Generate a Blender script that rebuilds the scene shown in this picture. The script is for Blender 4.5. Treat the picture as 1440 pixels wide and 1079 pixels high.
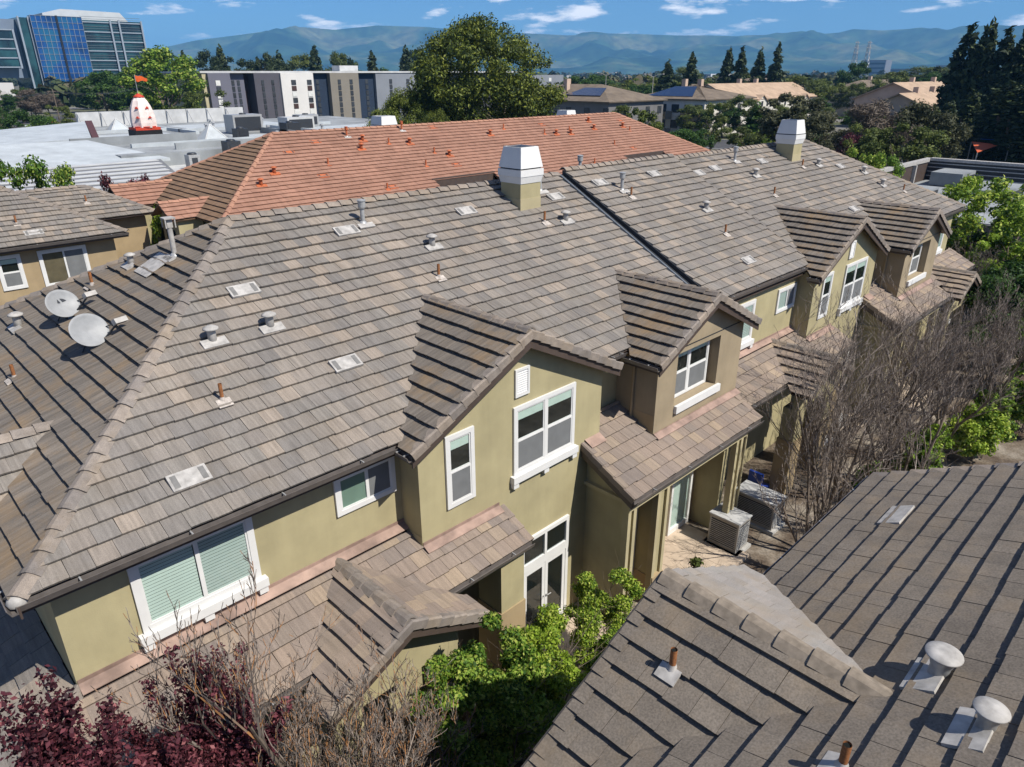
import bpy, bmesh, math, random
import numpy as np
from mathutils import Vector, Matrix

# ------------------------------------------------------------------ camera, sky, sun, exposure
scene = bpy.context.scene
for o in list(bpy.data.objects): bpy.data.objects.remove(o)
COL = scene.collection
R = math.radians
CAMZ = 12.0
cam_d = bpy.data.cameras.new('camera'); cam = bpy.data.objects.new('camera', cam_d); COL.objects.link(cam)
cam_d.sensor_width = 36.0; cam_d.lens = 998.435/1440*36; cam_d.clip_start = 0.1; cam_d.clip_end = 80000
HEAD, PITCH, ROLL = R(45.422), R(23.572), R(-0.128)
fw = Vector((math.cos(HEAD)*math.cos(PITCH), math.sin(HEAD)*math.cos(PITCH), -math.sin(PITCH)))
rt = Vector((math.sin(HEAD), -math.cos(HEAD), 0)); up = rt.cross(fw)
rt, up = rt*math.cos(ROLL)+up*math.sin(ROLL), up*math.cos(ROLL)-rt*math.sin(ROLL)
cam.matrix_world = Matrix(((rt.x, up.x, -fw.x, 0), (rt.y, up.y, -fw.y, 0), (rt.z, up.z, -fw.z, CAMZ), (0, 0, 0, 1)))
scene.camera = cam
CAM = Vector((0, 0, CAMZ))

SUNDIR = Vector((0.27, -1.0, 1.28)).normalized()          # towards the sun
world = bpy.data.worlds.new('World'); scene.world = world; world.use_nodes = True
wn = world.node_tree.nodes; wl = world.node_tree.links; wn.clear()
w_out = wn.new('ShaderNodeOutputWorld'); w_bg = wn.new('ShaderNodeBackground'); w_sky = wn.new('ShaderNodeTexSky')
w_sky.sky_type = 'NISHITA'; w_sky.sun_disc = False
w_sky.sun_elevation = math.asin(SUNDIR.z); w_sky.sun_rotation = math.atan2(SUNDIR.x, SUNDIR.y)
w_sky.air_density = 1.0; w_sky.dust_density = 0.3; w_sky.ozone_density = 3.0; w_sky.altitude = 200
w_tc = wn.new('ShaderNodeTexCoord'); w_map = wn.new('ShaderNodeMapping'); w_map.inputs['Scale'].default_value = (5.2, 5.2, 24.0)
w_map.inputs['Location'].default_value = (0.6, 0.13, 0.2)
w_n = wn.new('ShaderNodeTexNoise'); w_n.inputs['Scale'].default_value = 2.1; w_n.inputs['Detail'].default_value = 9.0; w_n.inputs['Roughness'].default_value = 0.58
w_r = wn.new('ShaderNodeValToRGB'); w_r.color_ramp.elements[0].position = 0.55; w_r.color_ramp.elements[1].position = 0.67
w_tint = wn.new('ShaderNodeMix'); w_tint.data_type = 'RGBA'; w_tint.blend_type = 'MULTIPLY'; w_tint.inputs[0].default_value = 1.0
w_tint.inputs[7].default_value = (0.46, 0.78, 1.22, 1)
w_mix = wn.new('ShaderNodeMix'); w_mix.data_type = 'RGBA'; w_mix.inputs[7].default_value = (14.5, 14.5, 14.9, 1)
wl.new(w_tc.outputs['Generated'], w_map.inputs['Vector']); wl.new(w_map.outputs[0], w_n.inputs['Vector']); wl.new(w_n.outputs['Fac'], w_r.inputs[0])
wl.new(w_sky.outputs[0], w_tint.inputs[6]); wl.new(w_tint.outputs[2], w_mix.inputs[6]); wl.new(w_r.outputs[0], w_mix.inputs[0])
wl.new(w_mix.outputs[2], w_bg.inputs[0]); w_bg.inputs[1].default_value = 0.066
wl.new(w_bg.outputs[0], w_out.inputs[0])

sun_d = bpy.data.lights.new('sun', 'SUN'); sun = bpy.data.objects.new('sun', sun_d); COL.objects.link(sun)
sun_d.energy = 5.0; sun_d.angle = R(0.5); sun_d.color = (1.0, 0.95, 0.87)
sun.rotation_euler = (-SUNDIR).to_track_quat('-Z', 'Y').to_euler(); sun.location = (0, -30, 60)
vs = scene.view_settings; vs.view_transform = 'Standard'; vs.look = 'None'; vs.gamma = 1.0; vs.exposure = 0.42; vs.use_curve_mapping = False

# ------------------------------------------------------------------ helpers
rng = random.Random(7)
def tag(o, label=None, cat=None, group=None, kind=None):
    if label: o['label'] = label
    if cat: o['category'] = cat
    if group: o['group'] = group
    if kind: o['kind'] = kind
    return o
def thing(name, label, cat, loc=(0, 0, 0), group=None):
    o = bpy.data.objects.new(name, None); COL.objects.link(o); o.location = loc; o.empty_display_size = 0.3
    return tag(o, label, cat, group)
class MB:
    """collects faces; build() links them as one mesh object"""
    def __init__(s): s.v = []; s.f = []; s.m = []; s.r = []; s.cm = 0
    def poly(s, pts, r=None):
        n = len(s.v); s.v += [tuple(p) for p in pts]; s.f.append(tuple(range(n, n+len(pts)))); s.m.append(s.cm); s.r.append(rng.random() if r is None else r)
    def box(s, x0, x1, y0, y1, z0, z1, r=None):
        a = [(x0, y0, z0), (x1, y0, z0), (x1, y1, z0), (x0, y1, z0), (x0, y0, z1), (x1, y0, z1), (x1, y1, z1), (x0, y1, z1)]
        n = len(s.v); s.v += a
        for q in ((0, 3, 2, 1), (4, 5, 6, 7), (0, 1, 5, 4), (1, 2, 6, 5), (2, 3, 7, 6), (3, 0, 4, 7)): s.f.append(tuple(n+i for i in q)); s.m.append(s.cm); s.r.append(r or 0)
    def obox(s, M, x0, x1, y0, y1, z0, z1):
        b = MB(); b.box(x0, x1, y0, y1, z0, z1); n = len(s.v)
        s.v += [tuple(M @ Vector(p)) for p in b.v]; s.f += [tuple(n+i for i in q) for q in b.f]; s.m += [s.cm]*6; s.r += [0]*6
    def prism(s, pts, d):
        """closed polygon pts (3D, planar) extruded by vector d"""
        d = Vector(d); n = len(s.v); k = len(pts); P = [Vector(p) for p in pts]
        s.v += [tuple(p) for p in P]+[tuple(p+d) for p in P]
        F = [tuple(range(n, n+k)), tuple(reversed(range(n+k, n+2*k)))]+[(n+(i+1) % k, n+i, n+k+i, n+k+(i+1) % k) for i in range(k)]
        s.f += F; s.m += [s.cm]*len(F); s.r += [0]*len(F)
    def tube(s, p0, p1, r0, r1=None, seg=10, cap=True):
        p0 = Vector(p0); p1 = Vector(p1); r1 = r0 if r1 is None else r1; d = (p1-p0)
        q = d.to_track_quat('Z', 'Y'); n = len(s.v)
        for p, r in ((p0, r0), (p1, r1)):
            for i in range(seg):
                a = 2*math.pi*i/seg; s.v.append(tuple(p+q @ Vector((r*math.cos(a), r*math.sin(a), 0))))
        F = [(n+i, n+(i+1) % seg, n+seg+(i+1) % seg, n+seg+i) for i in range(seg)]
        if cap: F += [tuple(n+i for i in reversed(range(seg))), tuple(n+seg+i for i in range(seg))]
        s.f += F; s.m += [s.cm]*len(F); s.r += [0]*len(F)
    def lathe(s, prof, M=Matrix(), seg=16):
        n = len(s.v); k = len(prof)
        for i in range(seg):
            a = 2*math.pi*i/seg
            for r, z in prof: s.v.append(tuple(M @ Vector((r*math.cos(a), r*math.sin(a), z))))
        F = [(n+i*k+j, n+((i+1) % seg)*k+j, n+((i+1) % seg)*k+j+1, n+i*k+j+1) for i in range(seg) for j in range(k-1)]
        s.f += F; s.m += [s.cm]*len(F); s.r += [0]*len(F)
    def mesh(s, name, mats, smooth=False):
        me = bpy.data.meshes.new(name); me.from_pydata(s.v, [], s.f)
        for m in (mats if isinstance(mats, (list, tuple)) else [mats]): me.materials.append(m)
        if any(s.m): me.polygons.foreach_set('material_index', s.m)
        if any(s.r):
            a = me.attributes.new('rnd', 'FLOAT', 'FACE'); a.data.foreach_set('value', s.r)
        if smooth: me.polygons.foreach_set('use_smooth', [True]*len(s.f))
        me.update(); return me
    def build(s, name, mats, parent=None, smooth=False):
        return link(name, s.mesh(name, mats, smooth), parent)
def link(name, me, parent=None):
    o = bpy.data.objects.new(name, me); COL.objects.link(o)
    if parent is not None:
        o.parent = parent
        if parent.type == 'EMPTY': o.location = -parent.location
    return o
def link_m(name, me, parent, M):
    """child with world matrix M (parent is a part in world coordinates)"""
    o = bpy.data.objects.new(name, me); COL.objects.link(o); o.parent = parent
    if parent.type == 'EMPTY': M = Matrix.Translation(-parent.location) @ M
    o.matrix_local = M
    return o

# ------------------------------------------------------------------ materials
def srgb(r, g, b):
    f = lambda c: (c/255/12.92) if c/255 <= .04045 else ((c/255+.055)/1.055)**2.4
    return (f(r), f(g), f(b), 1)
class Mt:
    def __init__(s, name, rough=.8, spec=.3):
        s.m = bpy.data.materials.new(name); s.m.use_nodes = True; s.n = s.m.node_tree.nodes; s.l = s.m.node_tree.links
        s.b = s.n['Principled BSDF']; s.b.inputs['Roughness'].default_value = rough; s.b.inputs['Specular IOR Level'].default_value = spec
        s._pos = None
    def pos(s):
        if not s._pos: s._pos = s.n.new('ShaderNodeNewGeometry').outputs['Position']
        return s._pos
    def noise(s, scale, detail=3, stretch=None, rough=.55, coord=None, rot=None):
        t = s.n.new('ShaderNodeTexNoise'); t.inputs['Scale'].default_value = scale; t.inputs['Detail'].default_value = detail; t.inputs['Roughness'].default_value = rough
        c = coord or s.pos()
        if stretch or rot:
            mp = s.n.new('ShaderNodeMapping')
            if stretch: mp.inputs['Scale'].default_value = stretch
            if rot: mp.inputs['Rotation'].default_value = rot
            s.l.new(c, mp.inputs['Vector']); c = mp.outputs[0]
        s.l.new(c, t.inputs['Vector']); return t.outputs['Fac']
    def ramp(s, fac, stops, const=False):
        r = s.n.new('ShaderNodeValToRGB'); e = r.color_ramp.elements
        if const: r.color_ramp.interpolation = 'CONSTANT'
        while len(e) < len(stops): e.new(.5)
        for i, (p, c) in enumerate(stops): e[i].position = p; e[i].color = c if len(c) == 4 else (*c, 1)
        s.l.new(fac, r.inputs[0]); return r.outputs[0]
    def mix(s, fac, a, b, mode='MIX'):
        x = s.n.new('ShaderNodeMix'); x.data_type = 'RGBA'; x.blend_type = mode
        for i, val in ((0, fac), (6, a), (7, b)):
            if hasattr(val, 'links'): s.l.new(val, x.inputs[i])
            else: x.inputs[i].default_value = val
        return x.outputs[2]
    def math(s, op, a, b=0.0):
        x = s.n.new('ShaderNodeMath'); x.operation = op
        for i, val in ((0, a), (1, b)):
            if hasattr(val, 'links'): s.l.new(val, x.inputs[i])
            else: x.inputs[i].default_value = val
        return x.outputs[0]
    def rnd(s):
        at = s.n.new('ShaderNodeAttribute'); at.attribute_name = 'rnd'; oi = s.n.new('ShaderNodeObjectInfo')
        return s.math('FRACT', s.math('ADD', at.outputs['Fac'], oi.outputs['Random']))
    def col(s, c):
        if hasattr(c, 'links'): s.l.new(c, s.b.inputs['Base Color'])
        else: s.b.inputs['Base Color'].default_value = c if len(c) == 4 else (*c, 1)
        return s
    def bump(s, h, strength=.3, dist=.02):
        b = s.n.new('ShaderNodeBump'); b.inputs['Strength'].default_value = strength; b.inputs['Distance'].default_value = dist
        s.l.new(h, b.inputs['Height']); s.l.new(b.outputs[0], s.b.inputs['Normal']); return s
G = lambda v: (v, v, v, 1)
def plain(name, c, rough=.6, spec=.3, var=.12, scale=6, metal=0):
    t = Mt(name, rough, spec); t.b.inputs['Metallic'].default_value = metal
    n = t.noise(scale, 5); t.col(t.mix(1.0, c if len(c) == 4 else (*c, 1), t.ramp(n, [(.3, G(1-var)), (.7, G(1+var*.4))]), 'MULTIPLY')); return t.m
def tilemat(name, stops, stretch, streak=.28, stain=None, stainamt=0, grain=.25, gs=90):
    t = Mt(name, .88, .2)
    c = t.ramp(t.rnd(), stops)
    st = t.noise(1.0, 4, stretch); c = t.mix(1.0, c, t.ramp(st, [(.3, G(1-streak)), (.68, G(1+streak*.45))]), 'MULTIPLY')
    gr = t.noise(gs, 2); c = t.mix(1.0, c, t.ramp(gr, [(.3, G(1-grain)), (.7, G(1+grain*.6))]), 'MULTIPLY')
    if stain:
        sn = t.noise(1.1, 6, (1, 1, 1), .65); f = t.math('MULTIPLY', t.ramp(sn, [(.48, G(0)), (.72, G(1))]), stainamt); c = t.mix(f, c, stain)
    big = t.noise(.35, 3); c = t.mix(1.0, c, t.ramp(big, [(.3, G(.88)), (.7, G(1.08))]), 'MULTIPLY')
    t.col(c); t.bump(gr, .25, .004); return t.m
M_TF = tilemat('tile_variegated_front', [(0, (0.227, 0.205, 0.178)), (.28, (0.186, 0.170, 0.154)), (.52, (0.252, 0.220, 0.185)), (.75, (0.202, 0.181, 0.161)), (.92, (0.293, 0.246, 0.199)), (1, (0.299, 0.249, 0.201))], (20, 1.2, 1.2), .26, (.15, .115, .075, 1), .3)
M_TS = tilemat('tile_weathered_shaded_side', [(0, (0.176, 0.152, 0.125)), (.5, (0.160, 0.139, 0.117)), (1, (0.191, 0.162, 0.131))], (1.2, 14, 1.2), .34, (.26, .165, .075, 1), .6)  # weathered and stained; shade of the side slopes is partly in this darker tone
M_TL = tilemat('tile_low_roof', [(0, (0.213, 0.174, 0.146)), (.3, (0.264, 0.205, 0.161)), (.5, (0.194, 0.162, 0.141)), (.72, (0.304, 0.237, 0.172)), (.86, (0.230, 0.185, 0.155)), (1, (0.321, 0.248, 0.178))], (16, 1.2, 1.2), .2)
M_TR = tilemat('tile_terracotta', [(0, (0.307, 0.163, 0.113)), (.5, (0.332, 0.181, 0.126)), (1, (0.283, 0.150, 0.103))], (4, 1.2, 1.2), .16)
M_TRS = tilemat('tile_terracotta_shaded_side', [(0, (.20, .125, .075)), (.5, (.23, .145, .09)), (1, (.17, .11, .07))], (1.2, 6, 1.2), .25)  # terracotta darkened in colour to carry the shade of the side slopes
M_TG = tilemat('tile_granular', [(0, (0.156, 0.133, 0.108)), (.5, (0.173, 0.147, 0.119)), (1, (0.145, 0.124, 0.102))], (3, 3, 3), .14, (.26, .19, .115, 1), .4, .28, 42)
M_TGP = tilemat('tile_granular_sunlit', [(0, (0.270, 0.252, 0.225)), (.5, (0.297, 0.270, 0.243)), (1, (0.257, 0.236, 0.211))], (2.5, 9, 3), .12, (.30, .22, .13, 1), .45, .12, 60)  # paler copy: sunlight on the right gable slope is put into the colour
M_CAP = tilemat('cap_tile', [(0, (0.218, 0.191, 0.168)), (.35, (0.281, 0.234, 0.191)), (.7, (0.187, 0.165, 0.148)), (1, (0.312, 0.254, 0.199))], (6, 6, 6), .22, (.22, .15, .07, 1), .35)
M_CAPR = tilemat('cap_tile_terracotta', [(0, (0.377, 0.205, 0.135)), (1, (0.344, 0.180, 0.123))], (5, 5, 5), .2)
def stucco(name, c):
    t = Mt(name, .92, .15); n = t.noise(1.3, 5); n2 = t.noise(55, 3)
    k = t.mix(1.0, (*c, 1), t.ramp(n, [(.3, G(.84)), (.7, G(1.06))]), 'MULTIPLY')
    st = t.noise(2.2, 5, (3, 3, .25)); k = t.mix(1.0, k, t.ramp(st, [(.35, G(.97)), (.6, G(1.01))]), 'MULTIPLY')
    t.col(k); t.bump(n2, .35, .006); return t.m
M_OLIVE = stucco('stucco_olive', (.375, .328, .190))
M_TAN = stucco('stucco_tan', (.31, .25, .165))
M_TAN2 = stucco('stucco_tan_low', (.35, .265, .155))
M_BAND = stucco('stucco_band', (.41, .355, .215))
M_WHITE = plain('white_trim', (.64, .635, .61), .55, .35, .06, 3)
M_FASCIA = plain('brown_fascia', (.075, .055, .045), .5, .35, .2, 4)
M_GUT = plain('brown_gutter', (.13, .115, .105), .35, .5, .25, 5)
M_FLASH = plain('copper_flashing', (.32, .22, .175), .6, .3, .5, 2.2)
M_PALE = plain('pale_vent', (.40, .38, .35), .65, .3, .35, 7)
M_GALV = plain('galvanised', (.40, .40, .39), .42, .5, .25, 9, .3)
M_RUST = plain('rusty_pipe', (.30, .125, .05), .75, .2, .45, 30)
M_MORTAR = plain('flashing_mortar', (.46, .41, .36), .9, .1, .4, 14)
M_DARK = plain('dark_metal', (.03, .033, .038), .45, .4, .2, 8)
M_DARKVOID = plain('dark_interior', (.012, .014, .013), .8, .1, .3, 2)
M_REDP = plain('red_vent', (.44, .12, .045), .65, .3, .3, 12)
def glassmat(name, tint, mixf):
    t = Mt(name, .03, .5); n = t.n; l = t.l
    tr = n.new('ShaderNodeBsdfTransparent'); tr.inputs[0].default_value = (*tint, 1)
    gl = n.new('ShaderNodeBsdfGlossy'); gl.inputs['Roughness'].default_value = .02; gl.inputs[0].default_value = (.9, .95, 1, 1)
    fr = n.new('ShaderNodeLayerWeight'); fr.inputs[0].default_value = .5
    f = t.math('ADD', t.math('MULTIPLY', t.math('POWER', fr.outputs['Facing'], 4.0), .6), mixf); mx = n.new('ShaderNodeMixShader'); l.new(f, mx.inputs[0]); l.new(tr.outputs[0], mx.inputs[1]); l.new(gl.outputs[0], mx.inputs[2])
    l.new(mx.outputs[0], n['Material Output'].inputs[0]); return t.m
M_GLASS = glassmat('window_glass', (.88, .94, .92), .09)
M_SCREEN = plain('insect_screen', (.16, .165, .165), .8, .2, .15, 3)
M_BLIND = plain('blind_slat', (.54, .60, .55), .6, .3, .06, 2)
M_BLIND2 = plain('blind_slat_grey', (.42, .47, .44), .6, .3, .06, 2)
M_VAL = plain('valance_blind', (.55, .62, .56), .7, .2, .08, 4)

# ------------------------------------------------------------------ roof tiling
S = 0.5189; CS = 1/math.sqrt(1+S*S); SN = S*CS
def in_view(p, margin=.04):
    d = p-CAM; w = d.dot(fw)
    if w <= .3: return False
    x = d.dot(rt)/w; y = d.dot(up)/w
    return abs(x) < .7212*(1+margin) and abs(y) < .5404*(1+margin)
def clip(poly, P):
    """Sutherland-Hodgman: poly clipped by convex ccw polygon P (2D tuples)"""
    out = poly
    for i in range(len(P)):
        a = P[i]; b = P[(i+1) % len(P)]; inp = out; out = []
        if not inp: return []
        side = lambda q: (b[0]-a[0])*(q[1]-a[1])-(b[1]-a[1])*(q[0]-a[0])
        for j in range(len(inp)):
            p = inp[j]; q = inp[(j+1) % len(inp)]; sp = side(p); sq = side(q)
            if sp >= 0: out.append(p)
            if (sp >= 0) != (sq >= 0):
                t = sp/(sp-sq); out.append((p[0]+t*(q[0]-p[0]), p[1]+t*(q[1]-p[1])))
    return out
def area(P): return .5*sum(P[i][0]*P[(i+1) % len(P)][1]-P[(i+1) % len(P)][0]*P[i][1] for i in range(len(P)))
TILE_CACHE = {}
def tile_mesh(w, L, mat, tk=.026):
    k = (round(w, 3), round(L, 3), mat.name, tk)
    if k not in TILE_CACHE:
        b = MB(); g = .003
        a = [(g, 0, .085+tk), (w-g, 0, .085+tk), (w-g, L, .043), (g, L, .043), (g, 0, .047+tk), (w-g, 0, .047+tk), (w-g, L, .0), (g, L, .0)]
        b.v = a
        for q in ((0, 1, 2, 3), (4, 5, 1, 0), (5, 6, 2, 1), (7, 4, 0, 3)): b.f.append(q); b.m.append(0); b.r.append(0)
        TILE_CACHE[k] = b.mesh('roof_tile', mat)
    return TILE_CACHE[k]
class Roof:
    """all tile planes of one building"""
    def __init__(s, root, budget=300): s.root = root; s.cand = []; s.stuff = {}; s.budget = budget
    def plane(s, part, O, U, V, poly, mat, exp=.341, w=.33, skip=None, half=True, jit=.006, solo=True, tiles=True, holes=(), tk=.026):
        O = Vector(O); U = Vector(U).normalized(); V = Vector(V).normalized(); N = U.cross(V)
        if area(poly) < 0: poly = poly[::-1]
        holes = [h if area(h) > 0 else h[::-1] for h in holes]
        P3 = lambda u, v, n: O+U*u+V*v+N*n
        if (CAM-P3(*poly[0], 0)).dot(N) <= 0 or not tiles: return
        L = exp+.07; vmax = max(p[1] for p in poly); umin = min(p[0] for p in poly); umax = max(p[0] for p in poly); vmin = min(p[1] for p in poly)
        B = s.stuff.setdefault((part.name, mat.name), (part, mat, MB()))[2]
        i = 0; v = vmin
        while v < vmax-.02:
            u = umin-(w*.5 if (i % 2 and half) else 0)-.013*((i*7) % 5)
            while u < umax:
                rect = [(u, v), (u+w, v), (u+w, v+L), (u, v+L)]
                c = (u+w/2, v+exp/2)
                if skip and skip(P3(c[0], c[1], 0)): u += w; continue
                q = clip(rect, poly)
                qs = [q] if len(q) >= 3 else []
                for h in holes:
                    nx = []
                    for c0 in qs:
                        if area(clip(c0, h) or [(0, 0)]*3) < 1e-5: nx.append(c0); continue
                        for e in range(len(h)):
                            a, d = h[e], h[(e+1) % len(h)]; big = 200.0
                            L0 = math.hypot(d[0]-a[0], d[1]-a[1]); tx, ty = (d[0]-a[0])/L0, (d[1]-a[1])/L0
                            inn = [(a[0]-tx*big, a[1]-ty*big), (a[0]+tx*big, a[1]+ty*big), (a[0]+tx*big-ty*big, a[1]+ty*big+tx*big), (a[0]-tx*big-ty*big, a[1]-ty*big+tx*big)]
                            out = [(a[0]+tx*big, a[1]+ty*big), (a[0]-tx*big, a[1]-ty*big), (a[0]-tx*big+ty*big, a[1]-ty*big-tx*big), (a[0]+tx*big+ty*big, a[1]+ty*big-tx*big)]
                            o1 = clip(c0, out)
                            if len(o1) >= 3 and area(o1) > 1e-4: nx.append(o1)
                            c0 = clip(c0, inn)
                            if len(c0) < 3: break
                    qs = nx
                for q in qs:
                    A = area(q)
                    top = v+L > vmax
                    if A > .985*w*L or (top and A > .985*w*min(L, vmax-v) and vmax-v > exp*.8):
                        ja = rng.gauss(0, jit); jn = rng.uniform(0, .009); jv = rng.gauss(0, jit)
                        if top: L2 = vmax-v
                        M = Matrix((( *[U.x, V.x, N.x], 0), (*[U.y, V.y, N.y], 0), (*[U.z, V.z, N.z], 0), (0, 0, 0, 1)))
                        M = Matrix.Translation(P3(u, v+jv, jn)) @ M @ Matrix.Rotation(ja, 4, 'Z')
                        ctr = P3(c[0], c[1], .05)
                        s.cand.append(((ctr-CAM).length/max(.15, ((CAM-ctr).normalized().dot(N)))**.5 + (0 if solo and in_view(ctr, -.01) else 1e6), M, part, mat, w, L if not top else max(.2, vmax-v), tk))
                    elif A > .004:
                        h = lambda p: .085+tk-(p[1]-v)/L*(tk+.042)
                        r = rng.random(); k = len(q)
                        B.poly([P3(p[0], p[1], h(p)) for p in q], r)
                        for a in range(k):
                            p, t = q[a], q[(a+1) % k]
                            B.poly([P3(p[0], p[1], h(p)-.038), P3(t[0], t[1], h(t)-.038), P3(t[0], t[1], h(t)), P3(p[0], p[1], h(p))], r)
                u += w
            v += exp; i += 1
    def finish(s):
        s.cand.sort(key=lambda c: c[0])
        for j, (d, M, part, mat, w, L, tk) in enumerate(s.cand):
            if j < s.budget and d < 1e5: link_m('roof_tile', tile_mesh(w, L, mat, tk), part, M)
            else:
                B = s.stuff[(part.name, mat.name)][2]; r = rng.random(); g = .004
                a = [M @ Vector(p) for p in ((g, 0, .085+tk), (w-g, 0, .085+tk), (w-g, L, .043), (g, L, .043), (g, 0, .047+tk), (w-g, 0, .047+tk), (w-g, L, 0), (g, L, 0))]
                for q in ((0, 1, 2, 3), (4, 5, 1, 0), (5, 6, 2, 1), (7, 4, 0, 3)): B.poly([a[i] for i in q], r)
        for (pn, mn), (part, mat, B) in s.stuff.items():
            if B.f: tag(B.build('roof_tiles', mat, part), kind='stuff')
def frame(X, Z):
    """matrix with local x along X and z near Z"""
    X = Vector(X).normalized(); Z = Vector(Z); Y = Z.cross(X).normalized(); Z = X.cross(Y)
    return Matrix(((X.x, Y.x, Z.x, 0), (X.y, Y.y, Z.y, 0), (X.z, Y.z, Z.z, 0), (0, 0, 0, 1)))
CAPM = {}
def cap_mesh(mat, L, hw, drop):
    k = (mat.name, L, hw, drop)
    if k not in CAPM:
        b = MB(); prof = [(-hw, -drop), (-hw*.45, -.012), (0, .012), (hw*.45, -.012), (hw, -drop)]
        rows = [(0, .085, 1.0), (L, .05, .88)]; v = []
        for x, z0, k2 in rows:
            for y, z in prof: v.append((x, y*k2, z0+z))
        for x, z0, k2 in rows[:1]:
            for y, z in prof: v.append((x, y*k2*.9, z0+z-.03))
        b.v = v
        for i in range(4): b.f.append((i, i+5, i+6, i+1)); b.f.append((10+i, i, i+1, 11+i))
        b.m = [0]*8; b.r = [0]*8; CAPM[k] = b.mesh('ridge_cap', mat)
    return CAPM[k]
def caps(part, P0, P1, mat, step=.36, hw=.16, drop=.09, name='ridge_cap', lift=.06):
    """cap tiles laid from the low end P0 to the high end P1"""
    P0 = Vector(P0); P1 = Vector(P1); d = P1-P0; n = max(1, round(d.length/step)); st = d.length/n
    me = cap_mesh(mat, round(st+.05, 3), hw, drop); M0 = frame(d, (0, 0, 1))
    for i in range(n):
        link_m(name, me, part, Matrix.Translation(P0+d*(i/n)+Vector((0, 0, lift+rng.uniform(-.004, .006)))) @ M0 @ Matrix.Rotation(rng.uniform(-.02, .02), 4, 'Z'))
RAKEM = {}
def rakes(part, P0, P1, out, mat, step=.345):
    """rake tiles on a gable edge from the eave P0 up to the peak P1; out = horizontal outward direction"""
    P0 = Vector(P0); P1 = Vector(P1); d = P1-P0; n = max(1, round(d.length/step)); st = d.length/n
    X = d.normalized(); Y = Vector(out).normalized(); Z = X.cross(Y)
    if Z.z < 0: Z = -Z
    M0 = Matrix(((X.x, Y.x, Z.x, 0), (X.y, Y.y, Z.y, 0), (X.z, Y.z, Z.z, 0), (0, 0, 0, 1)))
    k = (mat.name, round(st, 3))
    if k not in RAKEM:
        b = MB(); L = st+.045
        for x0, x1, z in ((0, L, .115),):
            b.v = [(0, -.15, .105), (0, .01, .125), (0, .045, .10), (0, .045, -.06), (L, -.15, .068), (L, .01, .088), (L, .04, .065), (L, .04, -.09), (0, -.15, .06), (0, 0, .08), (0, .02, -.06)]
        b.f = [(0, 1, 5, 4), (1, 2, 6, 5), (2, 3, 7, 6), (8, 9, 1, 0), (9, 10, 3, 2), (9, 2, 1)]; b.m = [0]*6; b.r = [0]*6
        RAKEM[k] = b.mesh('rake_tile', mat)
    for i in range(n): link_m('rake_tile', RAKEM[k], part, Matrix.Translation(P0+d*(i/n)) @ M0)
def deck(name, polys, mat, parent, th=.05):
    b = MB()
    for P in polys:
        P = [Vector(p) for p in P]; n = (P[1]-P[0]).cross(P[2]-P[0]).normalized()
        if n.z < 0: P = P[::-1]; n = -n
        b.prism([p-n*.005 for p in P][::-1], -n*th) if False else b.prism([p-n*.004 for p in P], -n*th)
    return b.build(name, mat, parent)
def gutter(root, P0, P1, out, z=0):
    P0 = Vector(P0); P1 = Vector(P1); d = (P1-P0); Lg = d.length; M = Matrix.Translation(P0) @ frame(d, (0, 0, 1)); y = M.to_3x3() @ Vector((0, 1, 0)); sgn = 1 if y.dot(Vector(out)) > 0 else -1
    b = MB()
    prof = [(-.0, .0), (-.0, -.11), (.08, -.11), (.115, -.02), (.125, 0.0), (.11, 0.0), (.07, -.09), (.015, -.09), (.012, 0)]
    prof = [(a*sgn, c) for a, c in prof]
    if sgn < 0: prof = prof[::-1]
    b.prism([M @ Vector((0, a, c)) for a, c in prof], d)
    g = b.build('gutter', M_GUT, root)
    n = max(2, int(Lg/1.35))
    for i in range(n):
        x = (i+.5)*Lg/n
        c = MB(); c.obox(M, x-.012, x+.012, min(0, sgn*.12), max(0, sgn*.12), -.006, .012); c.build('gutter_strap', M_GALV, g)
    f = MB(); f.obox(M, 0, Lg, min(-sgn*.03, 0), max(-sgn*.03, 0)-.002 if sgn > 0 else max(-sgn*.03, 0), -.2, -.01); f.build('fascia', M_FASCIA, root)
    return g

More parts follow.
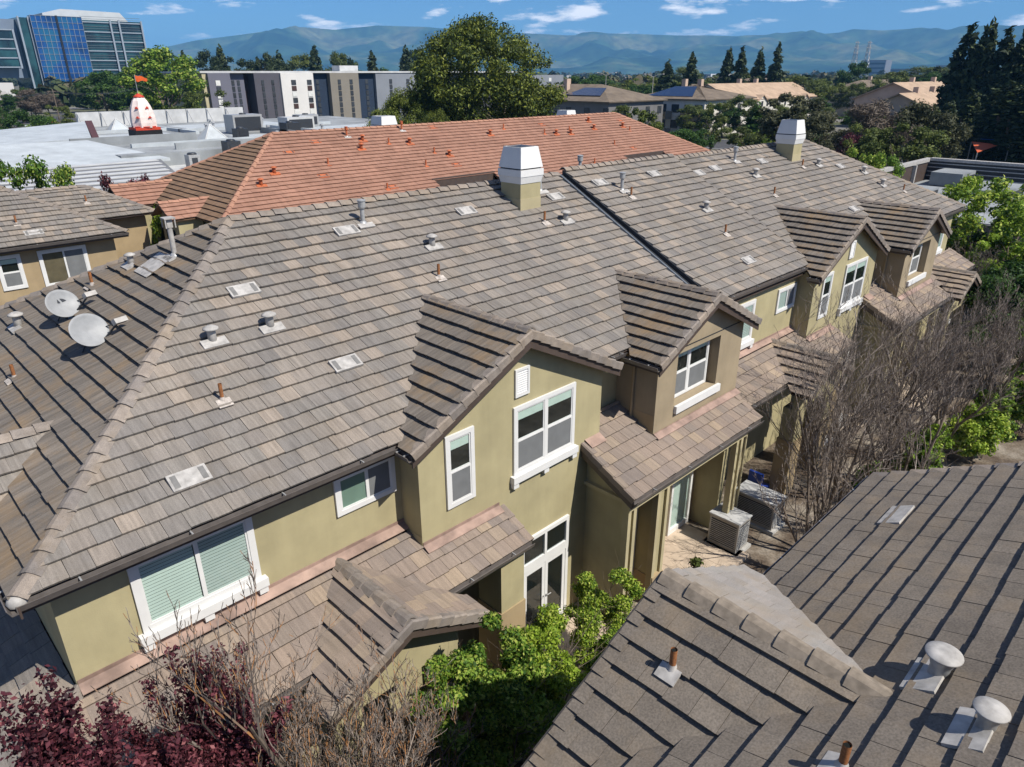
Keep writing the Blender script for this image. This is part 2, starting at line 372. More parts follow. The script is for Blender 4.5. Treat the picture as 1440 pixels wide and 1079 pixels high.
# ------------------------------------------------------------------ windows, vents and other building parts
GZ = -1.3
UX, UY = Vector((1, 0, 0)), Vector((0, 1, 0))
V_F = Vector((0, CS, SN)); V_L = Vector((CS, 0, SN)); V_R = Vector((-CS, 0, SN)); V_B = Vector((0, -CS, SN))
def boxes(name, mat, parent, L):
    for q in L:
        b = MB(); b.box(*q); b.build(name, mat, parent)
def rbox(b, x0, x1, y0, y1, z0, z1): b.box(min(x0, x1), max(x0, x1), min(y0, y1), max(y0, y1), z0, z1)
def window(root, x0, x1, z0, z1, Y, kind='hung', trim=.1, sill=False, blind=None, valance=True, proud=.05, backing=None):
    """white framed window in a wall that faces -Y at y = Y"""
    b = MB()
    for a in ((x0, x1, z1-trim, z1), (x0, x1, z0, z0+trim), (x0, x0+trim, z0+trim, z1-trim), (x1-trim, x1, z0+trim, z1-trim)):
        b.box(a[0], a[1], Y-proud, Y-.002, a[2], a[3])
    w = b.build('window', M_WHITE, root)
    ix0, ix1, iz0, iz1 = x0+trim, x1-trim, z0+trim, z1-trim
    bk = MB(); bk.box(ix0, ix1, Y-.012, Y-.004, iz0, iz1); bk.build('backing', backing or M_DARKVOID, w)
    sf = MB(); t = .035; mx = (ix0+ix1)/2; mz = (iz0+iz1)/2
    def fr(a0, a1, c0, c1, yy=.040):
        for q in ((a0, a1, c1-t, c1), (a0, a1, c0, c0+t), (a0, a0+t, c0+t, c1-t), (a1-t, a1, c0+t, c1-t)): sf.box(q[0], q[1], Y-yy, Y-.013, q[2], q[3])
    panes = []; screens = []
    if kind == 'slider':
        fr(ix0, mx+.03, iz0, iz1); fr(mx-.005+.036, ix1, iz0, iz1, .036); panes = [(ix0+t, mx, iz0+t, iz1-t), (mx+.036+t, ix1-t, iz0+t, iz1-t)]; screens = [(mx+.036+t, ix1-t, iz0+t, iz1-t)]
    elif kind in ('hung', 'hung2'):
        sp = [(ix0, ix1)] if kind == 'hung' else [(ix0, mx-.045), (mx+.045, ix1)]
        if kind == 'hung2': sf.box(mx-.045, mx+.045, Y-proud+.004, Y-.013, iz0, iz1)
        for a, c in sp:
            fr(a, c, mz+.001, iz1, .034); fr(a, c, iz0, mz, .042)
            panes += [(a+t, c-t, mz+t, iz1-t), (a+t, c-t, iz0+t, mz-t)]; screens.append((a+t, c-t, iz0+t, mz-t))
    elif kind == 'plain':
        fr(ix0, ix1, iz0, iz1); panes = [(ix0+t, ix1-t, iz0+t, iz1-t)]
    sf.build('sash', M_WHITE, w)
    for p in panes:
        g = MB(); g.poly([(p[0], Y-.028, p[2]), (p[1], Y-.028, p[2]), (p[1], Y-.028, p[3]), (p[0], Y-.028, p[3])], 0); g.build('pane', M_GLASS, w)
    for p in screens:
        g = MB(); g.box(p[0], p[1], Y-.0335, Y-.0325, p[2], p[3])
        if kind != 'slider' or not blind: g.build('screen', M_SCREEN, w)
    if blind:
        for k, (c0, c1) in enumerate(((ix0+.02, mx-.02), (mx+.03, ix1-.02))):
            g = MB(); z = iz0+.03
            while z < iz1-.02:
                g.poly([(c0, Y-.022, z), (c1, Y-.022, z), (c1, Y-.016, z+.049), (c0, Y-.016, z+.049)], 0); z += .06
            g.build('blind', M_BLIND if k == 0 else M_BLIND2, w)
    elif valance and kind in ('hung', 'hung2'):
        for p in panes[::2]:
            g = MB(); g.box(p[0]+.01, p[1]-.01, Y-.024, Y-.014, p[3]-.2, p[3]-.02); g.build('valance', M_VAL, w)
    if sill:
        s = MB(); hx = .08; zb = z0-.17
        s.box(x0-hx, x1+hx, Y-.13, Y-.002, zb, z0-.002)
        for xc in (x0-hx+.1, (x0+x1)/2, x1+hx-.1): s.box(xc-.08, xc+.08, Y-.105, Y-.002, zb-.13, zb-.002)
        s.build('sill', M_WHITE, w)
    return w
def on_front(x, y, dz=0): return Vector((x, y, 5.6+dz+S*(y-9.883)+.075))
N_F = UX.cross(V_F); N_L = (-UY).cross(V_L); N_B = (-UX).cross(V_B); N_R = UY.cross(V_R)
def mush(root, p, V, s=1.0, mat=None, flash=None):
    """round-capped vent with a tile flashing"""
    mat = mat or M_PALE; U = V.cross(N_of(V)); b = MB()
    Mz = Matrix.Translation(p); b.lathe([(.0, -.05), (.085*s, -.05), (.08*s, .22*s), (.075*s, .28*s), (.0, .28*s)], Mz, 14)
    o = b.build('roof_vent', mat, root, True)
    c = MB(); c.lathe([(.0, .34*s), (.06*s, .335*s), (.14*s, .295*s), (.15*s, .265*s), (.14*s, .26*s), (0, .27*s)], Mz, 16); c.build('cap', mat, o, True)
    f = MB(); M = Matrix.Translation(p-V*.12+N_of(V)*.012) @ basis(V); f.obox(M, -.24*s, .24*s, -.06, .16, .0, .055); f.build('flashing', flash or mat, o)
    return o
def N_of(V):
    for a, n in ((V_F, N_F), (V_L, N_L), (V_R, N_R), (V_B, N_B)):
        if (a-V).length < 1e-6: return n
def basis(V):
    N = N_of(V); U = V.cross(N)
    return Matrix(((U.x, V.x, N.x, 0), (U.y, V.y, N.y, 0), (U.z, V.z, N.z, 0), (0, 0, 0, 1)))
def flue(root, p, V, h=.58, mat=None, square=False):
    b = MB(); b.tube(p-Vector((0, 0, .1)), p+Vector((0, 0, h*.68)), .055, .055, 12); mat = mat or M_GALV
    o = b.build('flue_pipe', mat, root, False)
    c = MB(); top = p+Vector((0, 0, h*.66))
    if square:
        for dx, dy in ((-1, -1), (1, -1), (1, 1), (-1, 1)): c.box(top.x+dx*.1-.012, top.x+dx*.1+.012, top.y+dy*.1-.012, top.y+dy*.1+.012, top.z, top.z+.19)
        c.box(top.x-.12, top.x+.12, top.y-.12, top.y+.12, top.z+.19, top.z+.22); c.box(top.x-.06, top.x+.06, top.y-.06, top.y+.06, top.z, top.z+.18)
    else: c.lathe([(0, 0), (.085, .0), (.095, .03), (.095, .17), (.11, .175), (.11, .2), (.0, .225)], Matrix.Translation(top), 14)
    c.build('cap', M_PALE if square else mat, o, False)
    k = MB(); k.lathe([(.0, .07), (.06, .07), (.1, .015), (.11, -.05)], Matrix.Translation(p), 12); k.build('collar', M_GALV, o, True)
    f = MB(); M = Matrix.Translation(p-V*.15+N_of(V)*.02) @ basis(V); f.obox(M, -.22, .22, -.07, .1, 0, .035); f.build('flashing', M_PALE, o)
    return o
def pipe(root, p, V, h=.3, r=.03, mat=None, flash=None):
    b = MB(); b.tube(p-Vector((0, 0, .06)), p+Vector((0, 0, h)), r, r, 10, False)
    o = b.build('drain_pipe', mat or M_RUST, root, True)
    d = MB(); d.tube(p+Vector((0, 0, h-.05)), p+Vector((0, 0, h-.02)), r*.9, r*.9, 10); d.build('bore', M_DARKVOID, o)
    k = MB(); k.lathe([(r*1.05, .085), (r*1.7, .02), (r*2.2, -.05)], Matrix.Translation(p), 10); k.build('collar', M_MORTAR if flash is None else flash, o, True)
    f = MB(); M = Matrix.Translation(p-V*.1+N_of(V)*.022) @ basis(V); f.obox(M, -.13, .13, -.07, .12, 0, .022); f.build('flashing', flash or M_MORTAR, o)
    return o
M_LOUV = plain('louvre_grey', (.17, .165, .155), .7, .3, .2, 9)
def flatvent(root, p, V, w=.62, mat=None, sl=None):
    b = MB(); M = Matrix.Translation(p+N_of(V)*.002) @ basis(V)
    b.obox(M, -w/2, w/2, -.17, .16, 0, .05); o = b.build('tile_vent', mat or M_PALE, root)
    for sx in (-1, 1):
        c = MB(); c.obox(M, sx*w*.36-.045, sx*w*.36+.045, -.13, .12, .051, .055); c.build('louvre', sl or M_LOUV, o)
    return o
def gable_roof(RF, root, name, axis, m, zr, hs, back, front, mat_a, mat_b, valley=True, barge=True, capmat=None, off=0.0, expo=.341):
    """gable roof whose ridge runs along Y (towards -Y) at x = m, from y = back to y = front; valley at 45 degrees when it dies into a slope"""
    ze = zr-S*hs; U1 = back-front; L = hs/CS; vv = hs if valley else 0.0; vv = min(vv, U1)
    yl = back-vv
    part = deck(name, [[(m, back, zr), (m, front, zr), (m-hs, front, ze), (m-hs, yl, ze)], [(m, front, zr), (m, back, zr), (m+hs, yl, ze), (m+hs, front, ze)]], M_FASCIA, root)
    if valley and hs > U1:
        v0 = (hs-U1)/CS
        pl_l = [(U1, v0), (U1, L), (0, L)]; pl_r = [(0, v0), (U1, L), (0, L)]
        pl_l = [(U1, 0), (U1, L), (0, L)]
    else:
        pl_l = [(vv, 0), (U1, 0), (U1, L), (0, L)]; pl_r = [(0, 0), (U1-vv, 0), (U1, L), (0, L)]
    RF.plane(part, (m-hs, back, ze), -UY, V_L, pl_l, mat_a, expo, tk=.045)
    RF.plane(part, (m+hs, front, ze), UY, V_R, pl_r, mat_b, expo)
    caps(part, (m, front+.02, zr), (m, back+.05, zr), capmat or M_CAP)
    for sgn in (-1, 1): rakes(part, (m+sgn*hs, front, ze), (m, front, zr), (0, -1, 0), capmat or M_CAP)
    if barge:
        for sgn in (-1, 1):
            b = MB(); b.prism([(m+sgn*hs, front+.01, ze-.06), (m, front+.01, zr-.06), (m, front+.01, zr-.30), (m+sgn*hs, front+.01, ze-.24)], (0, .04, 0)); b.build('barge_board', M_FASCIA, root)
    return part
def gable_wall(root, m, hw, y0, y1, z0, zr, mat, name='wall'):
    """wall block with a gable top under a roof with ridge height zr"""
    zc = zr-S*hw-.09; b = MB()
    b.prism([(m-hw, y0, z0), (m+hw, y0, z0), (m+hw, y0, zc), (m, y0, zr-.09), (m-hw, y0, zc)], (0, y1-y0, 0))
    return b.build(name, mat, root)
def chimney(root, x, y, zb, z1, wx=.84, wy=.82, s=1.0):
    b = MB(); b.box(x, x+wx, y, y+wy, zb, z1); o = b.build('chimney', M_OLIVE, root)
    k = MB(); k.box(x-.012, x+wx+.012, y-.012, y+wy+.012, zb, zb+.62); k.build('base_flashing', M_BAND, o)
    cx, cy = x+wx/2, y+wy/2
    def fr(b, z0, a0, z1, a1, thick=True):
        lo = [(cx-a0, cy-a0, z0), (cx+a0, cy-a0, z0), (cx+a0, cy+a0, z0), (cx-a0, cy+a0, z0)]; hi = [(cx-a1, cy-a1, z1), (cx+a1, cy-a1, z1), (cx+a1, cy+a1, z1), (cx-a1, cy+a1, z1)]
        for i in range(4): b.poly([lo[i], lo[(i+1) % 4], hi[(i+1) % 4], hi[i]], 0)
    c = MB(); fr(c, z1-.03, wx*.5+.005, z1+.17, wx*.5+.05); fr(c, z1+.17, wx*.5+.06, z1+.36, wx*.5+.06); fr(c, z1+.36, wx*.5+.06, z1+.365, .2); c.build('cap_skirt', M_WHITE, o)
    c = MB(); fr(c, z1+.40, wx*.5+.045, z1+.98, wx*.5-.06); c.poly([(cx-wx*.5+.06, cy-wx*.5+.06, z1+.975), (cx+wx*.5-.06, cy-wx*.5+.06, z1+.975), (cx+wx*.5-.06, cy+wx*.5-.06, z1+.975), (cx-wx*.5+.06, cy+wx*.5-.06, z1+.975)], 0); c.build('cap_hood', M_WHITE, o)
    boxes('spark_gap', M_DARK, o, [(cx-wx*.5, cx+wx*.5, cy-wx*.5, cy+wx*.5, z1+.34, z1+.42)]); boxes('flue_opening', M_DARK, o, [(cx-.28, cx+.28, cy-.28, cy+.28, z1+.97, z1+.985)])
    return o

# ------------------------------------------------------------------ the long grey-roofed townhouse building
DX = 17.357
town = thing('townhouse_building', 'long olive stucco townhouse building with variegated grey tiled hip roof and gabled dormers', 'building', (21, 16.2, GZ))
RF = Roof(town)
ZR = 8.9; YR = 16.245; X0, Y0, ZE = .537, 9.883, 5.6
YB = 2*YR-Y0
ends = [(X0, Y0, ZE), (18.05, Y0, ZE), (18.05, YR, ZR), (6.9, YR, ZR)]
mid = [(18.42, 10.1, ZE+S*(10.1-Y0)+.1), (24.76, 10.1, ZE+S*(10.1-Y0)+.1), (24.76, YR, ZR+.1), (18.42, YR, ZR+.1)]
XE = 42.45; XQ = XE-(YR-10.03)
rgt = [(24.76, 10.03, ZE+S*.147), (XE, 10.03, ZE+S*.147), (XQ, YR, ZR), (24.76, YR, ZR)]
lft = [(X0, YB, ZE), (X0, Y0, ZE), (6.9, YR, ZR)]
bck = [(XE, 2*YR-10.03, ZE), (X0, YB, ZE), (6.9, YR, ZR), (XQ, YR, ZR)]
rse = [(XE, 10.03, ZE+S*.147), (XE, 2*YR-10.03, ZE+S*.147), (XQ, YR, ZR)]
main_roof = deck('main_roof', [ends, mid, rgt, lft, bck, rse], M_FASCIA, town)
def in_dormer(P, inset=.14):
    for o in (0, DX):
        for m, yb, hs in ((9.82, 12.89, 3.12), (16.126, 12.1, 2.45)):
            d = abs(P.x-m-o)
            if d < yb-P.y-inset and d < hs-.05: return True
    return False
sl = (YR-Y0)/CS
def dh(x0, y0):
    H = []
    for o in (0, DX):
        for m, yb in ((9.82, 12.89), (16.126, 12.1)):
            h = yb-y0-.02; H.append([(m+o-h-x0, 0), (m+o+h-x0, 0), (m+o-x0, h/CS)])
    return H
RF.plane(main_roof, (X0, Y0, ZE), UX, V_F, [(0, 0), (18.03-X0, 0), (18.03-X0, sl), (6.9-X0, sl)], M_TF, holes=dh(X0, Y0))
RF.plane(main_roof, mid[0], UX, V_F, [(0, 0), (6.34, 0), (6.34, (YR-10.1)/CS), (0, (YR-10.1)/CS)], M_TF, holes=dh(18.42, 10.1))
RF.plane(main_roof, rgt[0], UX, V_F, [(0, 0), (XE-24.76, 0), (XQ-24.76, (YR-10.03)/CS), (0, (YR-10.03)/CS)], M_TF, holes=dh(24.76, 10.03))
def in_left_gable(P): return abs(P.y-13.4) < (2.08-P.x)-.12 and P.x < 2.0
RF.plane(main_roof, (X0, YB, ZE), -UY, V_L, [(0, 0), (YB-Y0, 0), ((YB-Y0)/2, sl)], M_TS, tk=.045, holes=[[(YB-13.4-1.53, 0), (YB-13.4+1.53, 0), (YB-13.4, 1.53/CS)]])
caps(main_roof, (6.9, YR, ZR), (18.1, YR, ZR), M_CAP); caps(main_roof, (18.4, YR, ZR+.1), (24.76, YR, ZR+.1), M_CAP); caps(main_roof, (24.8, YR, ZR), (XQ, YR, ZR), M_CAP)
caps(main_roof, (X0+.02, Y0+.02, ZE), (6.9, YR, ZR), M_CAP, hw=.17); caps(main_roof, (X0, YB, ZE), (6.9, YR, ZR), M_CAP); caps(main_roof, (XE, 10.03, ZE+S*.147), (XQ, YR, ZR), M_CAP, hw=.14)
b = MB(); b.lathe([(0, .13), (.09, .10), (.13, .03), (.12, -.02)], Matrix.Translation((X0+.03, Y0+.03, ZE)), 10); b.build('hip_end_mortar', M_PALE, town, True)
# stepped junction between the two roof heights: dark tray and barge face
b = MB()
for a, c in (((18.05, Y0+.0), (18.38, YR)),):
    b.prism([(18.04, Y0, ZE+.02), (18.38, Y0, ZE+.02), (18.38, YR, ZR+.02), (18.04, YR, ZR+.02)], (0, 0, .012))
b.build('step_tray', M_DARK, town)
b = MB(); b.prism([(18.375, 10.1, mid[0][2]-.2), (18.375, YR, ZR-.1), (18.375, YR, ZR+.16), (18.375, 10.1, mid[0][2]+.07)], (.06, 0, 0)); b.build('step_barge', M_DARK, town)
b = MB(); b.tube((18.2, Y0+.05, ZE+.06), (18.2, YR, ZR+.06), .035, .035, 8); b.build('step_flashing', plain('lead_flashing', (.16, .18, .2), .4, .5, .2, 6, .2), town)
b = MB(); b.prism([(24.77, 10.03, ZE+.08), (24.77, YR, ZR-.1), (24.77, YR, ZR+.17), (24.77, 10.03, mid[0][2]+.07)], (.04, 0, 0)); b.build('step_barge', M_CAP, town)
# left gable that breaks the left slope
lg = deck('side_gable_roof', [[(-.25, 13.4, 6.4), (2.08, 13.4, 6.4), (.52, 11.84, 5.59), (-.25, 11.84, 5.59)], [(2.08, 13.4, 6.4), (-.25, 13.4, 6.4), (-.25, 14.96, 5.59), (.52, 14.96, 5.59)]], M_FASCIA, town)
RF.plane(lg, (-.25, 11.84, 5.59), UX, V_F, [(0, 0), (.77, 0), (2.33, 1.56/CS), (0, 1.56/CS)], M_TF)
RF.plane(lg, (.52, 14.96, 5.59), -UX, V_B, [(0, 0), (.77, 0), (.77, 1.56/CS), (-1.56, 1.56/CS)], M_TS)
caps(lg, (-.25, 13.4, 6.4), (2.1, 13.4, 6.4), M_CAP)
b = MB(); b.prism([(.45, 12.1, 5.0), (.45, 14.7, 5.0), (.45, 14.7, 5.6), (.45, 13.4, 6.3), (.45, 12.1, 5.6)], (.6, 0, 0)); b.build('wall', M_OLIVE, town)
# main body walls
b = MB(); b.box(.94, 41.95, 10.314, 22.1, GZ, 5.52); b.box(1.2, 41.7, 10.6, 21.8, 5.52, 5.56); b.build('wall', M_OLIVE, town)
boxes('wall_band', M_BAND, town, [(.93, 7.0, 10.285, 10.32, 3.36, 3.46), (36.2, 41.96, 10.285, 10.32, 3.36, 3.46)])
# soffit
boxes('soffit', M_FASCIA, town, [(X0+.06, 18.2, Y0+.04, 10.34, 5.50, 5.53), (18.42, 42.3, 10.12, 10.34, 5.55, 5.58), (X0+.06, .94, 10.34, 22, 5.50, 5.53)])
gutter(town, (X0-.0, Y0-.0, ZE+.02), (6.66, Y0, ZE+.02), (0, -1, 0)); gutter(town, (12.98, Y0, ZE+.02), (13.66, Y0, ZE+.02), (0, -1, 0))
gutter(town, (X0, Y0-.12, ZE+.02), (X0, 11.8, ZE+.02), (-1, 0, 0))
gutter(town, (18.45, 10.1, mid[0][2]+.02), (24.75, 10.1, mid[0][2]+.02), (0, -1, 0)); gutter(town, (35.95, 10.03, ZE+.09), (XE, 10.03, ZE+.09), (0, -1, 0))
# upper windows of the long wall
for o in (0, DX):
    window(town, 1.96+o, 3.94+o, 3.9, 5.27, 10.314, 'slider', .12, True, blind=True)
    window(town, 5.53+o, 6.88+o, 4.38, 5.24, 10.314, 'slider', .1, False, backing=M_BLIND2 if o else plain('green_blind', (.20, .27, .22), .8, .2, .1, 3))
window(town, 39.0, 40.9, 3.75, 5.2, 10.314, 'slider', .12, True, blind=True)

def unit(o):
    # ---- tall gabled bay
    m = 9.82+o; zr = 7.16
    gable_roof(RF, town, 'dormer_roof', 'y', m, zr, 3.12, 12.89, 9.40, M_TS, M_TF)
    gable_wall(town, m, 2.8, 9.706, 10.6, 2.7, zr, M_OLIVE)
    b = MB(); b.box(m-.52, m+2.8, 9.706, 10.4, GZ, 2.7); b.build('wall', M_OLIVE, town)
    b = MB(); b.box(m-2.803, m-.55, 9.70, 9.72, 3.12, 3.21); b.box(m-2.806, m-2.79, 9.72, 10.3, 3.12, 3.45); b.build('wall_band', M_BAND, town)
    gutter(town, (m-3.12, 9.42, zr-S*3.12+.02), (m-3.12, 9.86, zr-S*3.12+.02), (-1, 0, 0))
    window(town, 7.68+o, 8.44+o, 3.82, 5.48, 9.706, 'hung', .1)
    window(town, 9.58+o, 11.6+o, 3.82, 5.48, 9.706, 'hung2', .1, True)
    # louvred gable vent
    b = MB(); x0, x1, z0, z1 = 9.63+o, 10.06+o, 5.7, 6.34; t = .055
    for a in ((x0, x1, z1-t, z1), (x0, x1, z0, z0+t), (x0, x0+t, z0+t, z1-t), (x1-t, x1, z0+t, z1-t)): b.box(a[0], a[1], 9.66, 9.704, a[2], a[3])
    g = b.build('gable_vent', M_WHITE, town); c = MB()
    for k in range(10):
        z = z0+t+.01+k*.051; c.prism([(x0+t, 9.668, z), (x1-t, 9.668, z), (x1-t, 9.70, z+.042), (x0+t, 9.70, z+.042)], (0, .0, .008))
    c.build('louvre', M_WHITE, g)
    c = MB(); c.box(x0+t, x1-t, 9.701, 9.704, z0+t, z1-t); c.build('backing', M_DARK, g)
    # french doors with a transom
    x0, x1 = 9.8+o, 11.5+o; Y = 9.706; b = MB(); t = .1
    for a in ((x0, x0+t, -1.2, 1.9), (x1-t, x1, -1.2, 1.9), (x0+t, x1-t, 1.8, 1.9), (x0+t, x1-t, .95, 1.18), ((x0+x1)/2-.04, (x0+x1)/2+.04, 1.18, 1.8)): b.box(a[0], a[1], Y-.07, Y-.002, a[2], a[3])
    d = b.build('french_door', M_WHITE, town); xm = (x0+x1)/2; c = MB()
    for a, e in ((x0+t, xm-.005), (xm+.005, x1-t)):
        for q in ((a, a+.1, -1.15, .95), (e-.1, e, -1.15, .95), (a+.1, e-.1, .83, .95), (a+.1, e-.1, -1.15, -.95)): c.box(q[0], q[1], Y-.055, Y-.014, q[2], q[3])
    c.build('door_leaf', M_WHITE, d); c = MB(); c.box(x0+t, x1-t, Y-.012, Y-.004, -1.15, 1.8); c.build('backing', M_DARKVOID, d)
    for q in ((x0+t+.1, xm-.105, -.95, .83), (xm+.105, x1-t-.1, -.95, .83), (x0+t, xm-.04, 1.18, 1.8), (xm+.04, x1-t, 1.18, 1.8)):
        c = MB(); c.poly([(q[0], Y-.03, q[2]), (q[1], Y-.03, q[2]), (q[1], Y-.03, q[3]), (q[0], Y-.03, q[3])], 0); c.build('pane', M_GLASS, d)
    c = MB(); c.tube((xm-.05, Y-.06, -.1), (xm-.05, Y-.11, -.1), .018); c.tube((xm-.05, Y-.11, -.1), (xm-.17, Y-.115, -.1), .012); c.tube((xm+.05, Y-.06, -.1), (xm+.05, Y-.11, -.1), .018); c.tube((xm+.05, Y-.11, -.1), (xm+.17, Y-.115, -.1), .012); c.build('door_handle', M_GALV, d)
    # ---- shed roof along the lower storey and the porch gable that breaks it
    e0 = 8.82; z0 = 2.665; xl = -.55 if o == 0 else 18.3; xr = 9.27+o
    pts = [(xl, e0, z0), (xr, e0, z0), (xr, 10.314, 3.44), (.94 if o == 0 else xl, 10.314, 3.44)]
    lr = deck('lower_roof', [pts]+([[(xl, 16, z0), (xl, e0, z0), (.94, 10.314, 3.44), (.94, 16, 3.44)]] if o == 0 else []), M_FASCIA, town)
    gm = 5.40+o
    skip = lambda P: (P.x > 7.05+o and P.y > 9.74)
    v1 = 1.494/CS
    RF.plane(lr, (xl, e0, z0), UX, V_F, [(0, 0), (xr-xl, 0), (xr-xl, v1-.18), ((1.33 if o == 0 else 0), v1-.18)], M_TL, skip=skip, holes=[[(gm-1.42-xl, 0), (gm+1.42-xl, 0), (gm-xl, 1.42/CS)]])
    if o == 0:
        RF.plane(lr, (xl, 16, z0), -UY, V_L, [(0, 0), (16-e0, 0), (16-e0-1.49, 1.49/CS), (0, 1.49/CS)], M_TF)
        caps(lr, (xl, e0, z0), (.93, 10.30, 3.43), M_CAP, hw=.13)
    f = MB()
    for a0, a1, yy, zz in ((max(xl, .95), 7.02+o, 10.31, 3.44), (7.03+o, xr-.12, 9.703, 3.125)):
        f.prism([(a0, yy-.18, zz-.18*S+.125), (a1, yy-.18, zz-.18*S+.125), (a1, yy-.002, zz+.125), (a0, yy-.002, zz+.125)], (0, 0, .012))
        f.box(a0, a1, yy-.014, yy-.002, zz+.12, zz+.2)
    f.build('flashing', M_FLASH, lr)
    gutter(town, (gm+1.5, e0, z0+.02), (xr, e0, z0+.02), (0, -1, 0)); gutter(town, (xl, e0, z0+.02), (gm-1.5, e0, z0+.02), (0, -1, 0))
    rakes(lr, (xr, e0, z0), (xr, 9.70, z0+S*(9.70-e0)), (1, 0, 0), M_TL)
    b = MB(); b.prism([(xr-.03, e0+.05, z0-.08), (xr-.03, 9.7, z0+S*.83-.08), (xr-.03, 9.7, z0+S*.83-.26), (xr-.03, e0+.05, z0-.22)], (.05, 0, 0)); b.build('barge_board', M_FASCIA, town)
    gable_roof(RF, town, 'porch_roof', 'y', gm, 3.41, 1.72, 10.255, 7.92, M_TL, M_TL)
    b = MB(); b.prism([(gm-1.5, 8.3, 1.9), (gm+1.3, 8.3, 1.9), (gm+1.3, 8.3, 2.6), (gm, 8.3, 3.29), (gm-1.5, 8.3, 2.55)], (0, .2, 0)); b.box(gm-1.5, gm-.9, 8.3, 8.8, GZ, 1.9); b.box(gm+.75, gm+1.3, 8.32, 8.8, GZ, 1.9); b.build('porch_wall', M_OLIVE, town)
    boxes('pier_base', M_TAN2, town, [(gm+.72, gm+1.34, 8.27, 8.84, GZ, .75), (gm-1.53, gm-.87, 8.27, 8.84, GZ, .75)])
    b = MB(); b.box(gm+1.3, xr-.1, 8.95, 9.17, 2.34, 2.6); b.build('porch_beam', M_BAND, town)
    b = MB(); b.box(8.5+o, 9.2+o, 8.97, 9.71, GZ, 2.34); b.build('porch_pier', M_OLIVE, town)
    b = MB(); b.box(8.47+o, 9.23+o, 8.94, 9.71, GZ, 1.05); b.build('pier_base', M_TAN2, town)
    # ---- flat-fronted tan bay with the recessed window
    m = 16.126+o; zr = 6.75; hw = 2.09; Y = 9.058
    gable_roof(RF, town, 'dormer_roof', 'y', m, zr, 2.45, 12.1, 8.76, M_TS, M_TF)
    zc = zr-S*hw-.09; wx0, wx1, wz0, wz1 = 14.9+o, 16.98+o, 3.96, 5.42
    b = MB()
    b.box(m-hw, wx0, Y, Y+.3, 2.9, zc-.005); b.box(wx1, m+hw, Y, Y+.3, 2.9, zc-.005); b.box(wx0, wx1, Y, Y+.3, 2.9, wz0); b.box(wx0, wx1, Y, Y+.3, wz1, zc-.005)
    b.prism([(m-hw, Y+.004, zc), (m+hw, Y+.004, zc), (m, Y+.004, zr-.09)], (0, .3, 0)); b.box(m-hw, m+hw, Y+.3, 10.6, 2.9, zc-.01); b.build('wall', M_TAN, town)
    b = MB(); b.box(m-hw-.003, m+hw+.003, Y-.012, Y+.01, zc-.02, zc+.002); b.build('wall_joint', M_DARK, town)
    b = MB(); b.box(m-hw-.004, m+hw+.004, Y-.02, Y+.02, 3.25, 3.42); b.box(m-hw-.006, m-hw+.01, Y+.02, 10.3, 3.25, 3.95); b.build('wall_band', M_TAN2, town)
    window(town, wx0, wx1-.12, wz0+.02, wz1, Y+.298, 'hung2', .06)
    b = MB(); b.box(wx0+.02, wx1+.15, Y-.09, Y-.002, wz0-.22, wz0-.01); b.build('sill', M_WHITE, town)
    gutter(town, (m-2.45, 8.78, zr-S*2.45+.02), (m-2.45, 9.9, zr-S*2.45+.02), (-1, 0, 0))
    b = MB(); b.tube((m-hw-.05, 9.75, 3.75), (m-hw-.05, 9.75, 5.3), .035, .035, 8); b.tube((m-hw-.05, 9.75, 5.3), (m-2.42, 9.7, 5.44), .035, .035, 8); b.build('downpipe', M_TAN2, town)
    # ---- lower roof and porch of the tan unit
    xl, xr, e0, z0 = 11.95+o, 18.05+o, 8.07, 2.805
    lr = deck('lower_roof', [[(xl, e0, z0), (xr, e0, z0), (xr, 10.3, z0+S*2.23), (xl, 10.3, z0+S*2.23)]], M_FASCIA, town)
    RF.plane(lr, (xl, e0, z0), UX, V_F, [(0, 0), (xr-xl, 0), (xr-xl, 2.2/CS), (0, 2.2/CS)], M_TL, skip=lambda P: (P.x > m-hw+.05 and P.x < m+hw-.05 and P.y > Y-.06) or (P.x < 12.55+o and P.y > 9.72))
    rakes(lr, (xl, e0, z0), (xl, 9.70, z0+S*(9.70-e0)), (-1, 0, 0), M_TL); rakes(lr, (xr, e0, z0), (xr, 9.1, z0+S*(9.1-e0)), (1, 0, 0), M_TL)
    f = MB(); zz = z0+S*(Y-e0); f.prism([(m-hw, Y-.19, zz-.19*S+.128), (m+hw, Y-.19, zz-.19*S+.128), (m+hw, Y-.021, zz+.128), (m-hw, Y-.021, zz+.128)], (0, 0, .012)); f.box(m-hw, m+hw, Y-.034, Y-.022, zz+.05, zz+.15)
    f.prism([(xl+.1, 9.45, z0+S*(9.45-e0)+.13), (12.62+o, 9.45, z0+S*(9.45-e0)+.13), (12.62+o, 9.70, z0+S*(9.7-e0)+.13), (xl+.1, 9.70, z0+S*(9.7-e0)+.13)], (0, 0, .012)); f.build('flashing', M_FLASH, lr)
    gutter(town, (xl, e0, z0+.02), (xr, e0, z0+.02), (0, -1, 0))
    for xx in (xl, xr):
        b = MB(); b.prism([(xx-.02, e0+.03, z0-.08), (xx-.02, 9.7, z0+S*1.63-.08), (xx-.02, 9.7, z0+S*1.63-.28), (xx-.02, e0+.03, z0-.24)], (.04, 0, 0)); b.build('barge_board', M_FASCIA, town)
    b = MB(); b.box(12.2+o, 12.3+o, 8.45, 9.9, GZ, 2.75); b.prism([(12.2+o, 8.45, 2.75), (12.2+o, 9.8, 2.75), (12.2+o, 9.8, 3.45)], (.1, 0, 0)); b.build('wall', M_OLIVE, town)
